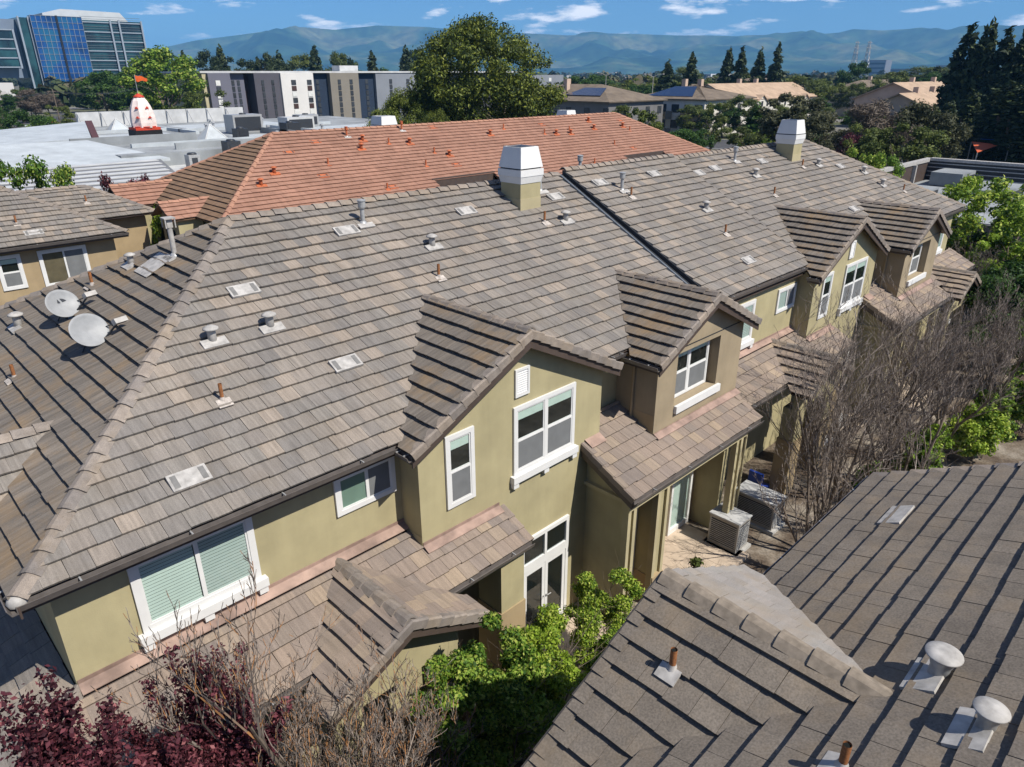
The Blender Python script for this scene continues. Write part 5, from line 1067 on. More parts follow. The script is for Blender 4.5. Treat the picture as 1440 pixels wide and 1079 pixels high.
def cloud(clumps, n, size, rs, asp=1.7, up=.35, shell=.55, jit=.9):
    """leaf quads in ellipsoidal clumps (centre, radii)"""
    C = np.array([c for c, _ in clumps], float); Rr = np.array([r if hasattr(r, '__len__') else (r, r, r*.8) for _, r in clumps], float); w = (Rr[:, 0]*Rr[:, 1])**1.0; idx = rs.choice(len(C), n, p=w/w.sum())
    d = rs.normal(size=(n, 3)); d /= np.linalg.norm(d, axis=1, keepdims=True); rad = (shell+(1-shell)*rs.uniform(0, 1, (n, 1)))**1.0*rs.uniform(.75, 1.08, (n, 1))
    P = C[idx]+d*Rr[idx]*rad; N = d*1.0+rs.normal(size=(n, 3))*jit+np.array([0, 0, up])
    cl = rs.uniform(-.16, .16, len(C))[idx]; rnd = np.clip(.5+cl+rs.normal(0, .2, n), .01, .99)
    return quads(P, N, size, rs, asp), rnd
def tubes(segs, mat, name, sides=4):
    """segs: list of (p0, p1, r0, r1)"""
    S0 = np.array([s[0] for s in segs], float); S1 = np.array([s[1] for s in segs], float); r0 = np.array([s[2] for s in segs]); r1 = np.array([s[3] for s in segs])
    d = S1-S0; d /= np.maximum(1e-9, np.linalg.norm(d, axis=1, keepdims=True)); h = np.where(np.abs(d[:, 2:3]) < .9, np.array([[0, 0, 1.]]), np.array([[1., 0, 0]])); u = np.cross(d, h); u /= np.linalg.norm(u, axis=1, keepdims=True); v = np.cross(d, u); V = []
    for k in range(sides):
        a0 = 2*math.pi*k/sides; a1 = 2*math.pi*(k+1)/sides; f = lambda S_, r, a: S_+(u*math.cos(a)+v*math.sin(a))*r[:, None]
        V.append(np.stack([f(S0, r0, a0), f(S0, r0, a1), f(S1, r1, a1), f(S1, r1, a0)], 1))
    V = np.stack(V, 1).reshape(-1, 3); rs = np.random.RandomState(len(segs)); rn = np.repeat(np.clip(rs.uniform(.02, .98, len(segs)), 0, 1), sides)
    return raw_mesh(name, V, 4, mat, rn)
def grow(seed, base, h, r0, levels=4, nch=(5, 5, 5, 4), spread=.65, lift=.25, ratio=.62, stems=1, lean=.1, wob=.12, nseg=4):
    """branching skeleton; returns segments and twig end points"""
    rs = np.random.RandomState(seed); segs = []; tips = []
    def br(p, d, L, r, lv):
        q = p.copy(); dd = d.copy(); pts = [q.copy()]; nseg = 4 if lv >= 2 else (3 if lv == 1 else 2)
        for i in range(nseg):
            dd = dd+rs.normal(0, wob, 3)+np.array([0, 0, lift*.12]); dd /= np.linalg.norm(dd); q2 = q+dd*L/nseg
            ra = r*(1-.55*i/nseg); rb = r*(1-.55*(i+1)/nseg); segs.append((q.copy(), q2.copy(), ra, rb)); q = q2; pts.append(q.copy())
        if lv <= 0: tips.append((q, dd)); return
        m = nch[levels-lv] if levels-lv < len(nch) else 3
        for k in range(m):
            f = .3+.7*(k+rs.uniform(.2, .9))/m; i = min(nseg-1, int(f*nseg)); t = f*nseg-i; p0 = pts[i]*(1-t)+pts[i+1]*t
            rv = rs.normal(size=3); rv -= dd*rv.dot(dd); rv /= np.linalg.norm(rv); nd = dd*(1-spread*.5)+rv*spread+np.array([0, 0, lift]); nd /= np.linalg.norm(nd)
            br(p0, nd, L*ratio*rs.uniform(.7, 1.2), r*(1-.55*f)*.62, lv-1)
    for s in range(stems):
        a = 2*math.pi*s/max(1, stems)+rs.uniform(0, .8); d = np.array([math.cos(a)*lean, math.sin(a)*lean, 1.0]); d += rs.normal(0, .06, 3); d /= np.linalg.norm(d)
        br(np.array(base, float)+np.array([math.cos(a), math.sin(a), 0])*.08*(stems > 1), d, h*rs.uniform(.85, 1.1), r0, levels)
    return segs, tips
def plant(name, label, cat, loc, group=None): return thing(name, label, cat, loc, group)
# ---- near, unique plants
rs = np.random.RandomState(11)
def leafy_from_tips(tips, segs, per, size, rs, reach=.22, asp=1.7, minr=.012):
    P = []
    for p, d in tips:
        k = per; t = rs.uniform(-1, .15, k)[:, None]; P.append(p+d*t*reach*2+rs.normal(0, reach*.33, (k, 3)))
    P = np.concatenate(P); N = rs.normal(size=P.shape)+np.array([.1, -.3, .8])
    return quads(P, N, size, rs, asp), np.clip(rs.normal(.5, .24, len(P)), .01, .99)
def bare_tree(label, loc, h, seed, stems=3, levels=4, nch=(6, 6, 5, 4), r0=.05, mat=None, spread=.6, lift=.3, ratio=.55, lean=.22, group='leafless trees in the yards', sides=3, leaf=None, per=0, lsize=.06, name='bare_tree', cat='tree'):
    t = plant(name, label, cat, loc, group); segs, tips = grow(seed, loc, h, r0, levels, nch, spread, lift, ratio, stems, lean)
    big = [s for s in segs if s[2] > r0*.5]; sm = [s for s in segs if s[2] <= r0*.5]; sm = [(a, b_, max(c, .0046), max(d, .0034)) for a, b_, c, d in sm]
    link('trunk', tubes(big, M_BARK, 'trunk', 6), t); tag(link('twigs', tubes(sm, mat or M_TWIG, 'twigs', sides), t), kind='stuff')
    if leaf:
        V, rn = leafy_from_tips(tips, segs, per, lsize, np.random.RandomState(seed+5)); tag(link('crown', raw_mesh('crown', V, 4, leaf, rn), t), kind='stuff')
    return t
def shrub(label, loc, clumps, n, size, mat, seed, stems=5, h=1.2, name='shrub', group=None, asp=1.8, cat='shrub', bark=None, r0=.025, shell=.3, jit=1.0):
    t = plant(name, label, cat, loc, group); rs = np.random.RandomState(seed)
    V, rn = cloud(clumps, n, size, rs, asp, .5, shell, jit); tag(link('crown', raw_mesh('crown', V, 4, mat, rn), t), kind='stuff')
    segs, _ = grow(seed+1, loc, h, r0, 2, (5, 4), .7, .2, .6, stems, .35); link('stems', tubes(segs, bark or M_BARK, 'stems', 4), t); return t
def plume(c, h, r, k, rs, sp=.5):
    """clumps forming several upright leafy plumes around a centre"""
    out = []
    for i in range(k):
        a = rs.uniform(0, 6.28); d = rs.uniform(0, sp); hh = h*rs.uniform(.6, 1.05)*(1-.35*d/max(sp, .01))
        m = 7
        for j in range(m):
            f = j/(m-1); out.append(((c[0]+math.cos(a)*d*(.4+.8*f), c[1]+math.sin(a)*d*(.4+.8*f), c[2]+hh*f), (r*(1.05-.72*f), r*(1.05-.72*f), hh/m*.9)))
    return out
rs = np.random.RandomState(5)
shrub('dark purple-leaved plum tree in the bottom left corner', (.35, 6.9, GZ), plume((.2, 7.05, 4.0), 2.4, .40, 20, rs, 1.05), 62000, .036, L_PUR, 21, 4, 3.4, 'plum_tree', 'plum trees along the front', cat='tree', r0=.05)
shrub('purple-leaved plum tree tangled with bare orange twigs', (2.5, 7.3, GZ), plume((1.85, 7.35, 3.5), 2.3, .34, 15, rs, .95), 44000, .035, L_PUR, 22, 4, 3.2, 'plum_tree', 'plum trees along the front', cat='tree', r0=.05)
bare_tree('leafless tree with tall orange tipped shoots in front of the first porch gable', (3.1, 7.25, GZ), 5.9, 31, 3, 4, (7, 5, 4, 3), .055, M_TWIGR, .42, .55, .40, .09, 'leafless trees below the near windows')
bare_tree('dense grey leafless shrub at the bottom left of centre', (3.7, 6.9, GZ), 3.0, 33, 5, 4, (6, 6, 5, 3), .042, M_TWIGR, .6, .3, .46, .2, 'leafless trees below the near windows')
bare_tree('low tangled leafless shrub at the bottom edge beside the purple plum', (2.5, 6.4, GZ), 3.9, 37, 5, 4, (6, 6, 5, 3), .042, M_TWIGR, .6, .3, .45, .2, 'leafless trees below the near windows')
for (x, y), h, sd, lab in (((3.3, 7.3), 3.7, 71, 'grey leafless shrub directly left of the first porch gable'), ((4.2, 7.3), 3.1, 72, 'grey leafless shrub below the first porch gable'), ((3.0, 6.7), 4.0, 73, 'thick grey leafless tree in the middle of the bottom left tangle'), ((2.0, 6.8), 4.1, 74, 'leafless tree rising through the second purple plum'), ((3.9, 6.3), 3.2, 75, 'leafless shrub at the bottom edge left of the green shrubs')): bare_tree(lab, (x, y, GZ), h*.94, sd, 4, 4, (7, 5, 4, 3), .05, M_TWIGR, .44, .5, .44, .13, 'leafless trees below the near windows')
def mound(c, r, k, rs, rr=.45):
    out = []
    for i in range(k):
        d = rs.normal(size=3); d /= np.linalg.norm(d); d[2] = abs(d[2]); f = rs.uniform(.35, 1)
        out.append(((c[0]+d[0]*r[0]*f, c[1]+d[1]*r[1]*f, c[2]+d[2]*r[2]*f), (rr*rs.uniform(.6, 1.1), rr*rs.uniform(.6, 1.1), rr*rs.uniform(.45, .8))))
    return out
rs = np.random.RandomState(8)
shrub('bushy bright green shrub with broad leaves in front of the porch pier', (5.9, 7.0, GZ), mound((6.0, 7.2, .9), (1.5, .85, 2.6), 56, rs, .30), 40000, .046, L_GRN, 41, 5, 2.6, group='green shrubs below the french doors')
shrub('airy yellow-green shrub below the french doors', (8.3, 7.5, GZ), mound((8.2, 7.4, .15), (1.7, .95, 1.8), 54, rs, .30), 40000, .040, L_LIME, 42, 6, 2.0, group='green shrubs below the french doors')
shrub('feathery green shrub between the wall corner and the brown roof', (10.7, 7.6, GZ), mound((10.5, 7.7, -.2), (1.2, .8, 2.0), 40, rs, .28), 26000, .036, L_LIME, 43, 6, 1.8, group='green shrubs below the french doors')
shrub('dense green shrub low between the two brighter shrubs', (7.1, 6.5, GZ), mound((7.0, 6.9, .3), (1.5, .7, 1.9), 34, rs, .34), 18000, .05, L_GRN, 44, 5, 1.5, group='green shrubs below the french doors')
shrub('small sparse olive green plant on the near patio', (15.0, 7.75, GZ), mound((15.0, 7.75, GZ+.3), (.45, .4, .8), 12, rs, .17), 700, .07, L_OLG, 45, 5, .8, r0=.012)
TR = [((18.6, 6.6), 3.4, 51, 'leafless twiggy tree beside the white-topped condenser'), ((20.3, 6.9), 4.4, 52, 'tallest leafless tree, rising in front of the second porch gable'), ((22.2, 7.2), 3.3, 53, 'leafless brown tree in front of the second french doors'), ((24.3, 6.6), 3.6, 54, 'dense leafless tree left of the far porch posts'), ((26.5, 7.0), 3.7, 55, 'wide leafless tree hiding the far porch'), ((29.2, 6.6), 3.5, 56, 'reddish leafless tree below the last tan bay'), ((32.0, 6.9), 3.2, 57, 'leafless tree right of the far porch posts'), ((35.0, 6.3), 3.0, 58, 'rounded leafless tree beside the dark hedge'), ((17.4, 6.2), 2.2, 59, 'low leafless shrub at the edge of the brown roof'), ((23.2, 5.6), 3.4, 61, 'leafless tree above the pale tile of the brown roof'), ((30.6, 5.4), 3.3, 62, 'leafless reddish tree nearest the lime shrubs'), ((27.8, 5.9), 3.3, 63, 'leafless tree between the two lime shrubs'), ((20.6, 5.6), 3.0, 64, 'leafless tree at the eave of the brown roof'), ((45.5, 9.2), 2.8, 60, 'pale leafless shrub beyond the end porch')]
for (x, y), h, sd, lab in TR: bare_tree(lab, (x, y-.35, GZ), h*1.18, sd, 3, 4, (7, 6, 4, 3) if h > 2.5 else (6, 5, 4, 2), .06, M_TWIG, .52, .36, .46, .16)
rs = np.random.RandomState(12)
for (x, y, z), r, n, sz, m, lab in (((24.5, 5.2, GZ), (.9, .8, 2.2), 4000, .11, L_LIME, 'yellow-green shrub among the leafless trees'), ((28.6, 4.5, GZ), (1.3, .9, 1.9), 4500, .12, L_LIME, 'pale lime shrub just above the brown roof ridge'), ((36.5, 4.4, GZ), (2.0, 1.6, 3.6), 9000, .15, L_GRN, 'bright green leafy tree at the right edge'), ((40, 6.3, GZ), (2.6, 2.2, 4.6), 12000, .17, L_MID, 'dark green rounded tree at the right edge'), ((46, 7.0, GZ), (2.6, 2.4, 3.8), 9000, .17, L_MID, 'shaded dark hedge tree behind the leafless ones'), ((22.6, 5.9, GZ), (.7, .6, 1.7), 2500, .10, L_GRN, 'small green shrub at the foot of the leafless trees, left'), ((26.6, 5.6, GZ), (.9, .7, 2.0), 3000, .10, L_LIME, 'small lime shrub at the foot of the leafless trees, right'), ((30.5, 4.6, GZ), (1.0, .8, 2.2), 3500, .11, L_GRN, 'green shrub left of the right edge trees'), ((41.5, 8.3, GZ), (1.1, .7, 1.4), 2500, .13, L_LIME, 'low lime green shrub by the end porch'), ((32.5, 3.7, GZ), (1.5, 1.1, 2.6), 5000, .15, L_GRN, 'green leafy shrub in front of the dark rounded tree')):
    shrub(lab, (x, y, z), mound((x, y, z+r[2]*.35), (r[0], r[1], r[2]*.7), 34, rs, r[0]*.34), int(n*2.2), sz*.62, m, int(x*7), 4, r[2]*.7, group='green shrubs at the right side')
# ---- tree prototypes for everything farther away (unit height, shared meshes)
def proto(kind, seed):
    rs = np.random.RandomState(seed); cl = []; n, sz, mat, asp = 9000, .019, L_MID, 1.6
    if kind == 'round':
        for i in range(34):
            d = rs.normal(size=3); d /= np.linalg.norm(d); f = rs.uniform(.45, 1)**.6; cl.append(((d[0]*.36*f, d[1]*.36*f, .57+d[2]*.36*f), rs.uniform(.06, .13)))
    elif kind == 'pine':
        n, sz, asp = 70000, .0095, 2.2
        for i in range(175):
            d = rs.normal(size=3); d /= np.linalg.norm(d); f = rs.uniform(.5, 1)**.5; zz = .62+d[2]*.36*f; k = .5*(1.0 if zz < .75 else 1.0-.9*(zz-.75)); r = rs.uniform(.07, .115); cl.append(((d[0]*k*f, d[1]*k*f, zz), (r*1.15, r*1.15, r*.75)))
    elif kind == 'conifer':
        n, sz, asp = 8000, .026, 2.2
        for i in range(26):
            z = .1+.88*i/25; R_ = .20*(1-z)**.8+.012
            for k in range(4):
                a = rs.uniform(0, 6.28); cl.append(((math.cos(a)*R_*.75, math.sin(a)*R_*.75, z+rs.normal(0, .012)), (R_*.55+.01, R_*.55+.01, .032)))
    elif kind == 'cypress':
        n, sz, asp = 5000, .02, 1.8
        for i in range(22):
            z = .03+.94*i/21; R_ = .085*math.sin(math.pi*min(1, .22+.80*z))**.7+.006; cl.append(((rs.normal(0, .006), rs.normal(0, .006), z), (R_, R_, .05)))
    elif kind == 'airy':
        n, sz = 6500, .017
        for i in range(30):
            d = rs.normal(size=3); d /= np.linalg.norm(d); f = rs.uniform(.4, 1.05); cl.append(((d[0]*.36*f, d[1]*.36*f, .58+d[2]*.38*f), rs.uniform(.05, .10)))
    elif kind == 'haze':
        n, sz, asp = 9000, .008, 8.0
        for i in range(26):
            d = rs.normal(size=3); d /= np.linalg.norm(d); f = rs.uniform(.3, 1); cl.append(((d[0]*.36*f, d[1]*.36*f, .6+d[2]*.34*f), rs.uniform(.08, .14)))
    V, rn = cloud(cl, n, sz, rs, asp, .5, .35 if kind != 'cypress' else .7, .8)
    tips = {'conifer': (1, 1), 'cypress': (1, 1)}.get(kind, (6, 4))
    segs, _ = grow(seed+3, (0, 0, 0), .6 if kind in ('conifer', 'cypress') else (.36 if kind == 'pine' else .5), .018 if kind != 'pine' else .016, 2 if kind not in ('conifer', 'cypress') else 0, tips, .75, .35, .62, 1 if kind != 'pine' else 3, .28 if kind == 'pine' else .03)
    return V, rn, segs
PROTO = {}
def tree(name, label, kind, mat, x, y, h, w, group=None, seed=0, z=GZ, bark=None):
    """w = crown width relative to the prototype; shares meshes between alike trees"""
    k = (kind, mat.name, seed % 2)
    if k not in PROTO:
        V, rn, segs = proto(kind, 100+seed % 2*17+len(kind)); PROTO[k] = (raw_mesh('crown', V, 4, mat, rn), tubes(segs, bark or M_BARK, 'trunk', 5))
    t = thing(name, label, 'tree', (x, y, z), group); rr = random.Random(int(x*31+y*17)); t.rotation_euler = (0, 0, rr.uniform(0, 6.28)); t.scale = (w, w, h)
    for nm, me in zip(('crown', 'trunk'), PROTO[k]):
        o = bpy.data.objects.new(nm, me); COL.objects.link(o); o.parent = t
        if nm == 'crown': o['kind'] = 'stuff'
    return t
M_PBARK = plain('pine_bark', (.30, .25, .20), .9, .1, .3, 2)
tree('pine_tree', 'huge spreading dark green pine rising behind the terracotta ridge', 'pine', L_PINE, 61, 66.3, 19.2, 17.6, None, 0, GZ, M_PBARK)
tree('pine_tree', 'smaller yellow-green pine left of the huge pine', 'pine', L_PINE, 52, 69.5, 11.6, 9.0, None, 1, GZ, M_PBARK)
tree('pine_tree', 'low rounded pine bough tree at the foot of the huge pine', 'pine', L_PINE, 50.2, 62.5, 9.9, 4.6, None, 2, GZ, M_PBARK)
T_ = [
 ('leafy_tree', 'bright green broad tree left of the apartment block', 'round', L_GRN, 67, 181, 20, 26), ('leafy_tree', 'olive yellow-green tree behind the orange-flagged spire', 'airy', L_OLG, 63, 152, 11.5, 15), ('leafy_tree', 'dark green tree between the office tower and the bright green tree', 'round', L_MID, 73, 245, 15, 22),
 ('leafy_tree', 'dark olive tree at the foot of the office tower, left', 'round', L_MID, 40, 235, 9, 13), ('bare_tree', 'brown leafless tree in the parking lot below the tower', 'haze', L_BRN, 58, 262, 10, 13), ('bare_tree', 'brown leafless tree at the far left edge', 'haze', L_BRN, 30, 240, 13, 20), ('leafy_tree', 'round green shrub tree left of the parked cars', 'round', L_MID, 34, 190, 8.5, 9), ('bare_tree', 'grey leafless tree right of the parking lot sign', 'haze', L_BRN, 66, 280, 9, 12),
 ('leafy_tree', 'yellow-green tree at the left frame edge above the hedge', 'round', L_OLG, 25, 178, 7, 10), ('leafy_tree', 'green street tree left of the temple parapet', 'airy', L_OLG, 47, 190, 8, 9),
 ('leafy_tree', 'feathery green willow behind the right end of the terracotta ridge, left one', 'airy', L_OLG, 92, 71, 9.5, 9.5), ('leafy_tree', 'dense green tree behind the right end of the terracotta ridge', 'round', L_PINE, 90, 64.5, 9.8, 9), ('leafy_tree', 'low green tree below the balconied apartments', 'round', L_MID, 92, 58.5, 6.2, 8),
 ('leafy_tree', 'dark shrub tree at the foot of the white apartments', 'round', L_MID, 104, 64, 6.0, 9), ('leafy_tree', 'yellow-green tree with thin crown left of the street', 'airy', L_OLG, 112, 66, 9.5, 9), ('leafy_tree', 'dark slim tree before the white dormer bays', 'conifer', L_MID, 122, 63.5, 8.5, 14), ('leafy_tree', 'lime green hedge tree beside the street', 'round', L_LIME, 117, 60.5, 4.5, 8), ('leafy_tree', 'bright green clipped hedge bush near the street bend', 'round', L_GRN, 123, 58.5, 4.0, 9),
 ('leafy_tree', 'dark shaded hedge bush right of the bright green one', 'round', L_CON, 127, 57, 4.2, 8), ('oak_tree', 'big dark grey-green oak behind the second chimney', 'round', L_OLV, 100, 46.3, 12.2, 15.5), ('oak_tree', 'smaller dark oak right beside the big one', 'round', L_OLV, 96, 41.5, 8.8, 8),
 ('bare_tree', 'wide leafless grey tree before the pink townhouses', 'haze', L_BRN, 104, 37, 11, 15), ('maple_tree', 'dark red maple beside the garden wall', 'round', L_PUR, 92, 34.6, 7.0, 7.5), ('leafy_tree', 'yellow-lime tree just beyond the roof hip', 'airy', L_LIME, 66, 23.5, 8.2, 6.2), ('leafy_tree', 'green bush right of the yellow-lime tree', 'round', L_GRN, 69.5, 22.9, 7.0, 4.5),
 ('leafy_tree', 'broad olive tree in the middle of the right side', 'round', L_OLG, 84, 27.5, 9.5, 12), ('leafy_tree', 'tall grey-green airy tree left of the cypresses', 'round', L_OLV, 90, 27.2, 11.0, 11), ('leafy_tree', 'olive green tree behind the roof screen rail', 'airy', L_OLG, 86, 30.5, 9.0, 9),
 ('leafy_tree', 'thin yellow-green tree growing before the screened flat roof', 'airy', L_LIME, 52, 12.6, 8.0, 5.0), ('leafy_tree', 'yellow-green leafy tree right of the roof hip, upper', 'airy', L_LIME, 50.5, 11.0, 8.2, 8.5), ('leafy_tree', 'green leafy tree right of the hip corner', 'airy', L_LIME, 48.4, 9.0, 6.6, 7.0), ('leafy_tree', 'olive leafy tree at the right frame edge below the flat roof', 'airy', L_LIME, 53, 9.2, 7.8, 9.0), ('leafy_tree', 'shaded green tree low at the right frame edge', 'round', L_MID, 48, 7.2, 4.6, 5.5), ('leafy_tree', 'dark tree behind the end porch gable', 'round', L_MID, 51, 11.8, 4.9, 6.5),
 ('leafy_tree', 'bright young tree between the tan house and the terracotta gables', 'airy', L_LIME, 12.8, 39.0, 7.6, 3.2), ('leafy_tree', 'leafy branches rising behind the tan house roof', 'airy', L_GRN, 8.6, 47.0, 10.4, 6.5), ('leafy_tree', 'small leafy tree behind the tan house, right', 'airy', L_GRN, 11.6, 48.0, 9.0, 5.0), ('plum_tree', 'dark purple tree behind the tan house roof corner', 'airy', L_PUR, 14.4, 47.5, 8.8, 4.6), ('plum_tree', 'purple-leaved tree beside the terracotta gable wall', 'airy', L_PUR, 11.6, 40.8, 6.6, 3.0)]
for i, (nm, lab, kd, mt, x, y, h, w) in enumerate(T_): tree(nm, lab, kd, mt, x, y, h, w, None, i)
def row(name, kind, mat, group, items):
    for i, (x, y, h, w, lab) in enumerate(items): tree(name, lab, kind, mat, x, y, h, w, group, i)
row('conifer', 'conifer', L_CON, 'tall dark redwoods behind the beige rows', [(218, 138, 19, 20, 'tall dark redwood, leftmost of the group behind the beige rows'), (224, 128.5, 20.5, 20, 'tall dark redwood, second of the group behind the beige rows'), (225, 124.5, 20.5, 19, 'tall dark redwood, third of the group behind the beige rows'), (229, 120.5, 20.2, 19, 'tall dark redwood, fourth of the group behind the beige rows'), (231, 115.5, 21.5, 20, 'tall dark redwood, rightmost of the group behind the beige rows'), (216, 146, 17, 23, 'broad dark conifer left of the redwood group')])
row('conifer', 'conifer', L_CON, 'great conifers at the right edge', [(162, 44, 21.0, 23, 'great dark conifer, leftmost at the right edge'), (160, 40.5, 21.5, 21, 'great dark conifer, second from left at the right edge'), (158, 37, 20, 21, 'great dark conifer, third from left at the right edge'), (156, 33.5, 20.5, 22, 'great dark conifer, fourth from left at the right edge'), (152, 29, 19.5, 23, 'great dark conifer, rightmost at the right edge')])
row('cypress', 'cypress', L_CON, 'row of slim cypresses at the right', [(136, 37.5, 9.6, 21, 'slim dark cypress, leftmost of the row'), (131, 33.5, 11.4, 23, 'slim dark cypress, second of the row'), (127, 29.8, 11.6, 26, 'slim dark cypress, third of the row'), (125, 27.2, 12.6, 30, 'slim dark cypress, fourth of the row'), (122, 24.3, 12.6, 32, 'slim dark cypress, fifth of the row'), (119, 21.6, 12.4, 34, 'slim dark cypress, sixth of the row'), (116, 18.8, 12.8, 36, 'slim dark cypress, rightmost of the row')])
row('conifer', 'conifer', L_CON, 'conifers behind the apartment block', [(120+i*9.5+(i % 3)*2, 300-i*7, 21+2.4*math.sin(i*2.1), 24, 'dark conifer number %s from the left behind the apartment block' % w_) for i, w_ in enumerate(('one', 'two', 'three', 'four', 'five', 'six', 'seven', 'eight', 'nine', 'ten', 'eleven'))])
for i, (x, y, h, w, lab) in enumerate(((97, 268, 17, 30, 'dark rounded tree behind the left end of the apartment block'), (86, 262, 16.5, 26, 'dark rounded tree right of the bright green tree'), (200, 262, 16.5, 40, 'broad dark tree behind the apartment block near the pine'), (106, 280, 17.5, 30, 'dark tree behind the violet apartment panels'))): tree('leafy_tree', lab, 'round', L_MID, x, y, h, w, 'dark trees behind the apartment block', i)
for i, (x, y, h, w, m, kd, lab) in enumerate(((235, 190, 13.5, 26, L_MID, 'round', 'green tree beyond the solar roofs, left'), (250, 180, 14.0, 24, L_PINE, 'round', 'dark green tree beyond the solar roofs, middle'), (255, 165, 16.5, 24, L_OLG, 'haze', 'tall yellow-brown tree beyond the solar roofs'), (262, 160, 12.5, 24, L_MID, 'round', 'green tree beyond the solar roofs, right'), (236, 150, 18.5, 19, L_CON, 'conifer', 'lone dark conifer right of the yellow-brown tree'), (232, 146, 12.5, 20, L_GRN, 'round', 'round green tree below the lone conifer'), (300, 118, 18, 20, L_MID, 'round', 'tall bushy tree above the beige roofs, centre'), (330, 112, 14, 40, L_OLG, 'haze', 'yellow-green wood edge above the pink townhouses'), (320, 95, 16.5, 34, L_OLG, 'haze', 'brownish wood edge above the pink townhouses'), (300, 86, 19.5, 20, L_CON, 'round', 'tall dark tree right of the brownish wood'), (290, 72, 14.5, 18, L_GRN, 'round', 'bright green tree above the chimney row'), (310, 70, 19, 18, L_CON, 'round', 'tall dark tree pair above the chimney row'), (260, 57, 12.5, 22, L_MID, 'round', 'green tree left of the great conifers'), (175, 34, 11, 14, L_OLG, 'round', 'olive shrub tree at the foot of the great conifers'))):
    tree('leafy_tree', lab, kd, m, x, y, h, w, 'trees beyond the beige rows', i)
# dense belts of mixed trees that crowd together between the buildings
BELT = [((150, 205), (212, 250), 9, L_MID, 'round', 13, 18, 'one of the green trees crowding behind apartment block and pine', 'green belt behind the apartment block'),
        ((104, 298), (215, 268), 13, L_CON, 'round', 21.5, 20, 'one of the dark rounded trees among conifers behind the apartment block', 'dark belt behind the apartment block'),
        ((180, 160), (262, 132), 13, L_OLG, 'round', 13, 17, 'one of the mixed green trees crowding behind the solar-roofed apartments', 'green belt behind the solar roofs'),
        ((240, 112), (300, 50), 12, L_MID, 'round', 14, 20, 'one of the green trees crowding behind the beige rows', 'green belt behind the beige rows'),
        ((146, 92), (178, 58), 10, L_OLG, 'round', 8.5, 11, 'one of the small street trees before the left beige row', 'street trees before the beige rows'),
        ((108, 40), (150, 24), 8, L_OLV, 'round', 8, 10, 'one of the grey-green trees crowding before the cypresses', 'grey-green belt before the cypresses'),
        ((20, 205), (66, 300), 9, L_MID, 'round', 9, 13, 'one of the green trees dotted around the far parking lot', 'trees around the far parking lot'),
        ((96, 70), (128, 50), 7, L_GRN, 'round', 5.5, 8, 'one of the bright low bushes beyond the terracotta roof', 'street bushes beyond the terracotta roof')]
rb = random.Random(21); ORD = ['first', 'second', 'third', 'fourth', 'fifth', 'sixth', 'seventh', 'eighth', 'ninth', 'tenth', 'eleventh', 'twelfth', 'thirteenth']
for (xa, ya), (xb_, yb_), n_, m_, kd, h_, w_, lab, grp in BELT:
    sp_ = [(xa+(xb_-xa)*(i+.5)/n_+rb.uniform(-4, 4), ya+(yb_-ya)*(i+.5)/n_+rb.uniform(-4, 4)) for i in range(n_)]
    sp_.sort(key=lambda p: -math.atan2(p[1], p[0]))
    for i, (x, y) in enumerate(sp_): tree('leafy_tree', lab.replace('one of the ', '').replace('trees', 'tree').replace('bushes', 'bush')+', '+ORD[i]+' from the left', kd, rb.choice([m_, m_, L_MID, L_OLG]), x, y, h_*rb.uniform(.75, 1.15), w_*rb.uniform(.75, 1.2), grp, i)
for i, (x, y, h, w, m, lab) in enumerate(((30, 144, 8.5, 11, L_MID, 'dark green tree left of the temple parapet'), (34, 150, 7.5, 10, L_GRN, 'fresh green tree behind the temple parapet, left'), (24, 160, 9, 13, L_OLG, 'olive tree at the left edge before the parking lot'))): tree('leafy_tree', lab, 'round', m, x, y, h, w, 'trees left of the temple', i)
# far woodland and far town in the valley: nobody could count them
rs = np.random.RandomState(77); Vs = []; Rn = []
for i in range(1500):
    az = math.radians(rs.uniform(3, 88)); r = 330+3800*rs.uniform(0, 1)**1.7; h = rs.uniform(7, 13)*(1 if r < 900 else 1.25); x, y = r*math.cos(az), r*math.sin(az); w = h*rs.uniform(.35, .6)
    if 78 < math.degrees(az) and r < 640: continue
    k = 34 if r < 1200 else 14; d = rs.normal(size=(k, 3)); d /= np.linalg.norm(d, axis=1, keepdims=True); P = np.array([x, y, GZ+h*.6])+d*np.array([w, w, h*.42])*rs.uniform(.5, 1, (k, 1)); Vs.append(quads(P, d+rs.normal(size=(k, 3))*.4+np.array([0, 0, .4]), h*.34 if r < 1200 else h*.5, rs, 1.3)); Rn.append(np.clip(rs.normal(.5, .12, k)+rs.uniform(-.35, .35), .01, .99))
L_FAR = leafmat('far_foliage', [(0, (.018, .03, .012)), (.35, (.04, .06, .02)), (.65, (.085, .09, .035)), (1, (.12, .10, .06))], .1)
tag(link('far_woodland', raw_mesh('far_woodland', np.concatenate(Vs), 4, L_FAR, np.concatenate(Rn))), 'trees and groves spread over the valley floor to the hills', 'woodland', kind='stuff')
b = MB(); rs2 = random.Random(4)
for i in range(330):
    az = math.radians(rs2.uniform(2, 80)); r = 520+3600*rs2.random()**1.3; x, y = r*math.cos(az), r*math.sin(az); w, d, h = rs2.uniform(8, 26), rs2.uniform(8, 22), rs2.uniform(4, 9)
    b.box(x, x+w, y, y+d, GZ, GZ+h, rs2.random())
t = Mt('far_town_walls', .85, .2); t.col(t.ramp(t.rnd(), [(0, (.45, .42, .38)), (.4, (.30, .24, .19)), (.7, (.55, .53, .50)), (1, (.20, .17, .15))])); tag(b.build('far_town', t.m), 'pale low buildings scattered through the valley', 'town', kind='stuff')
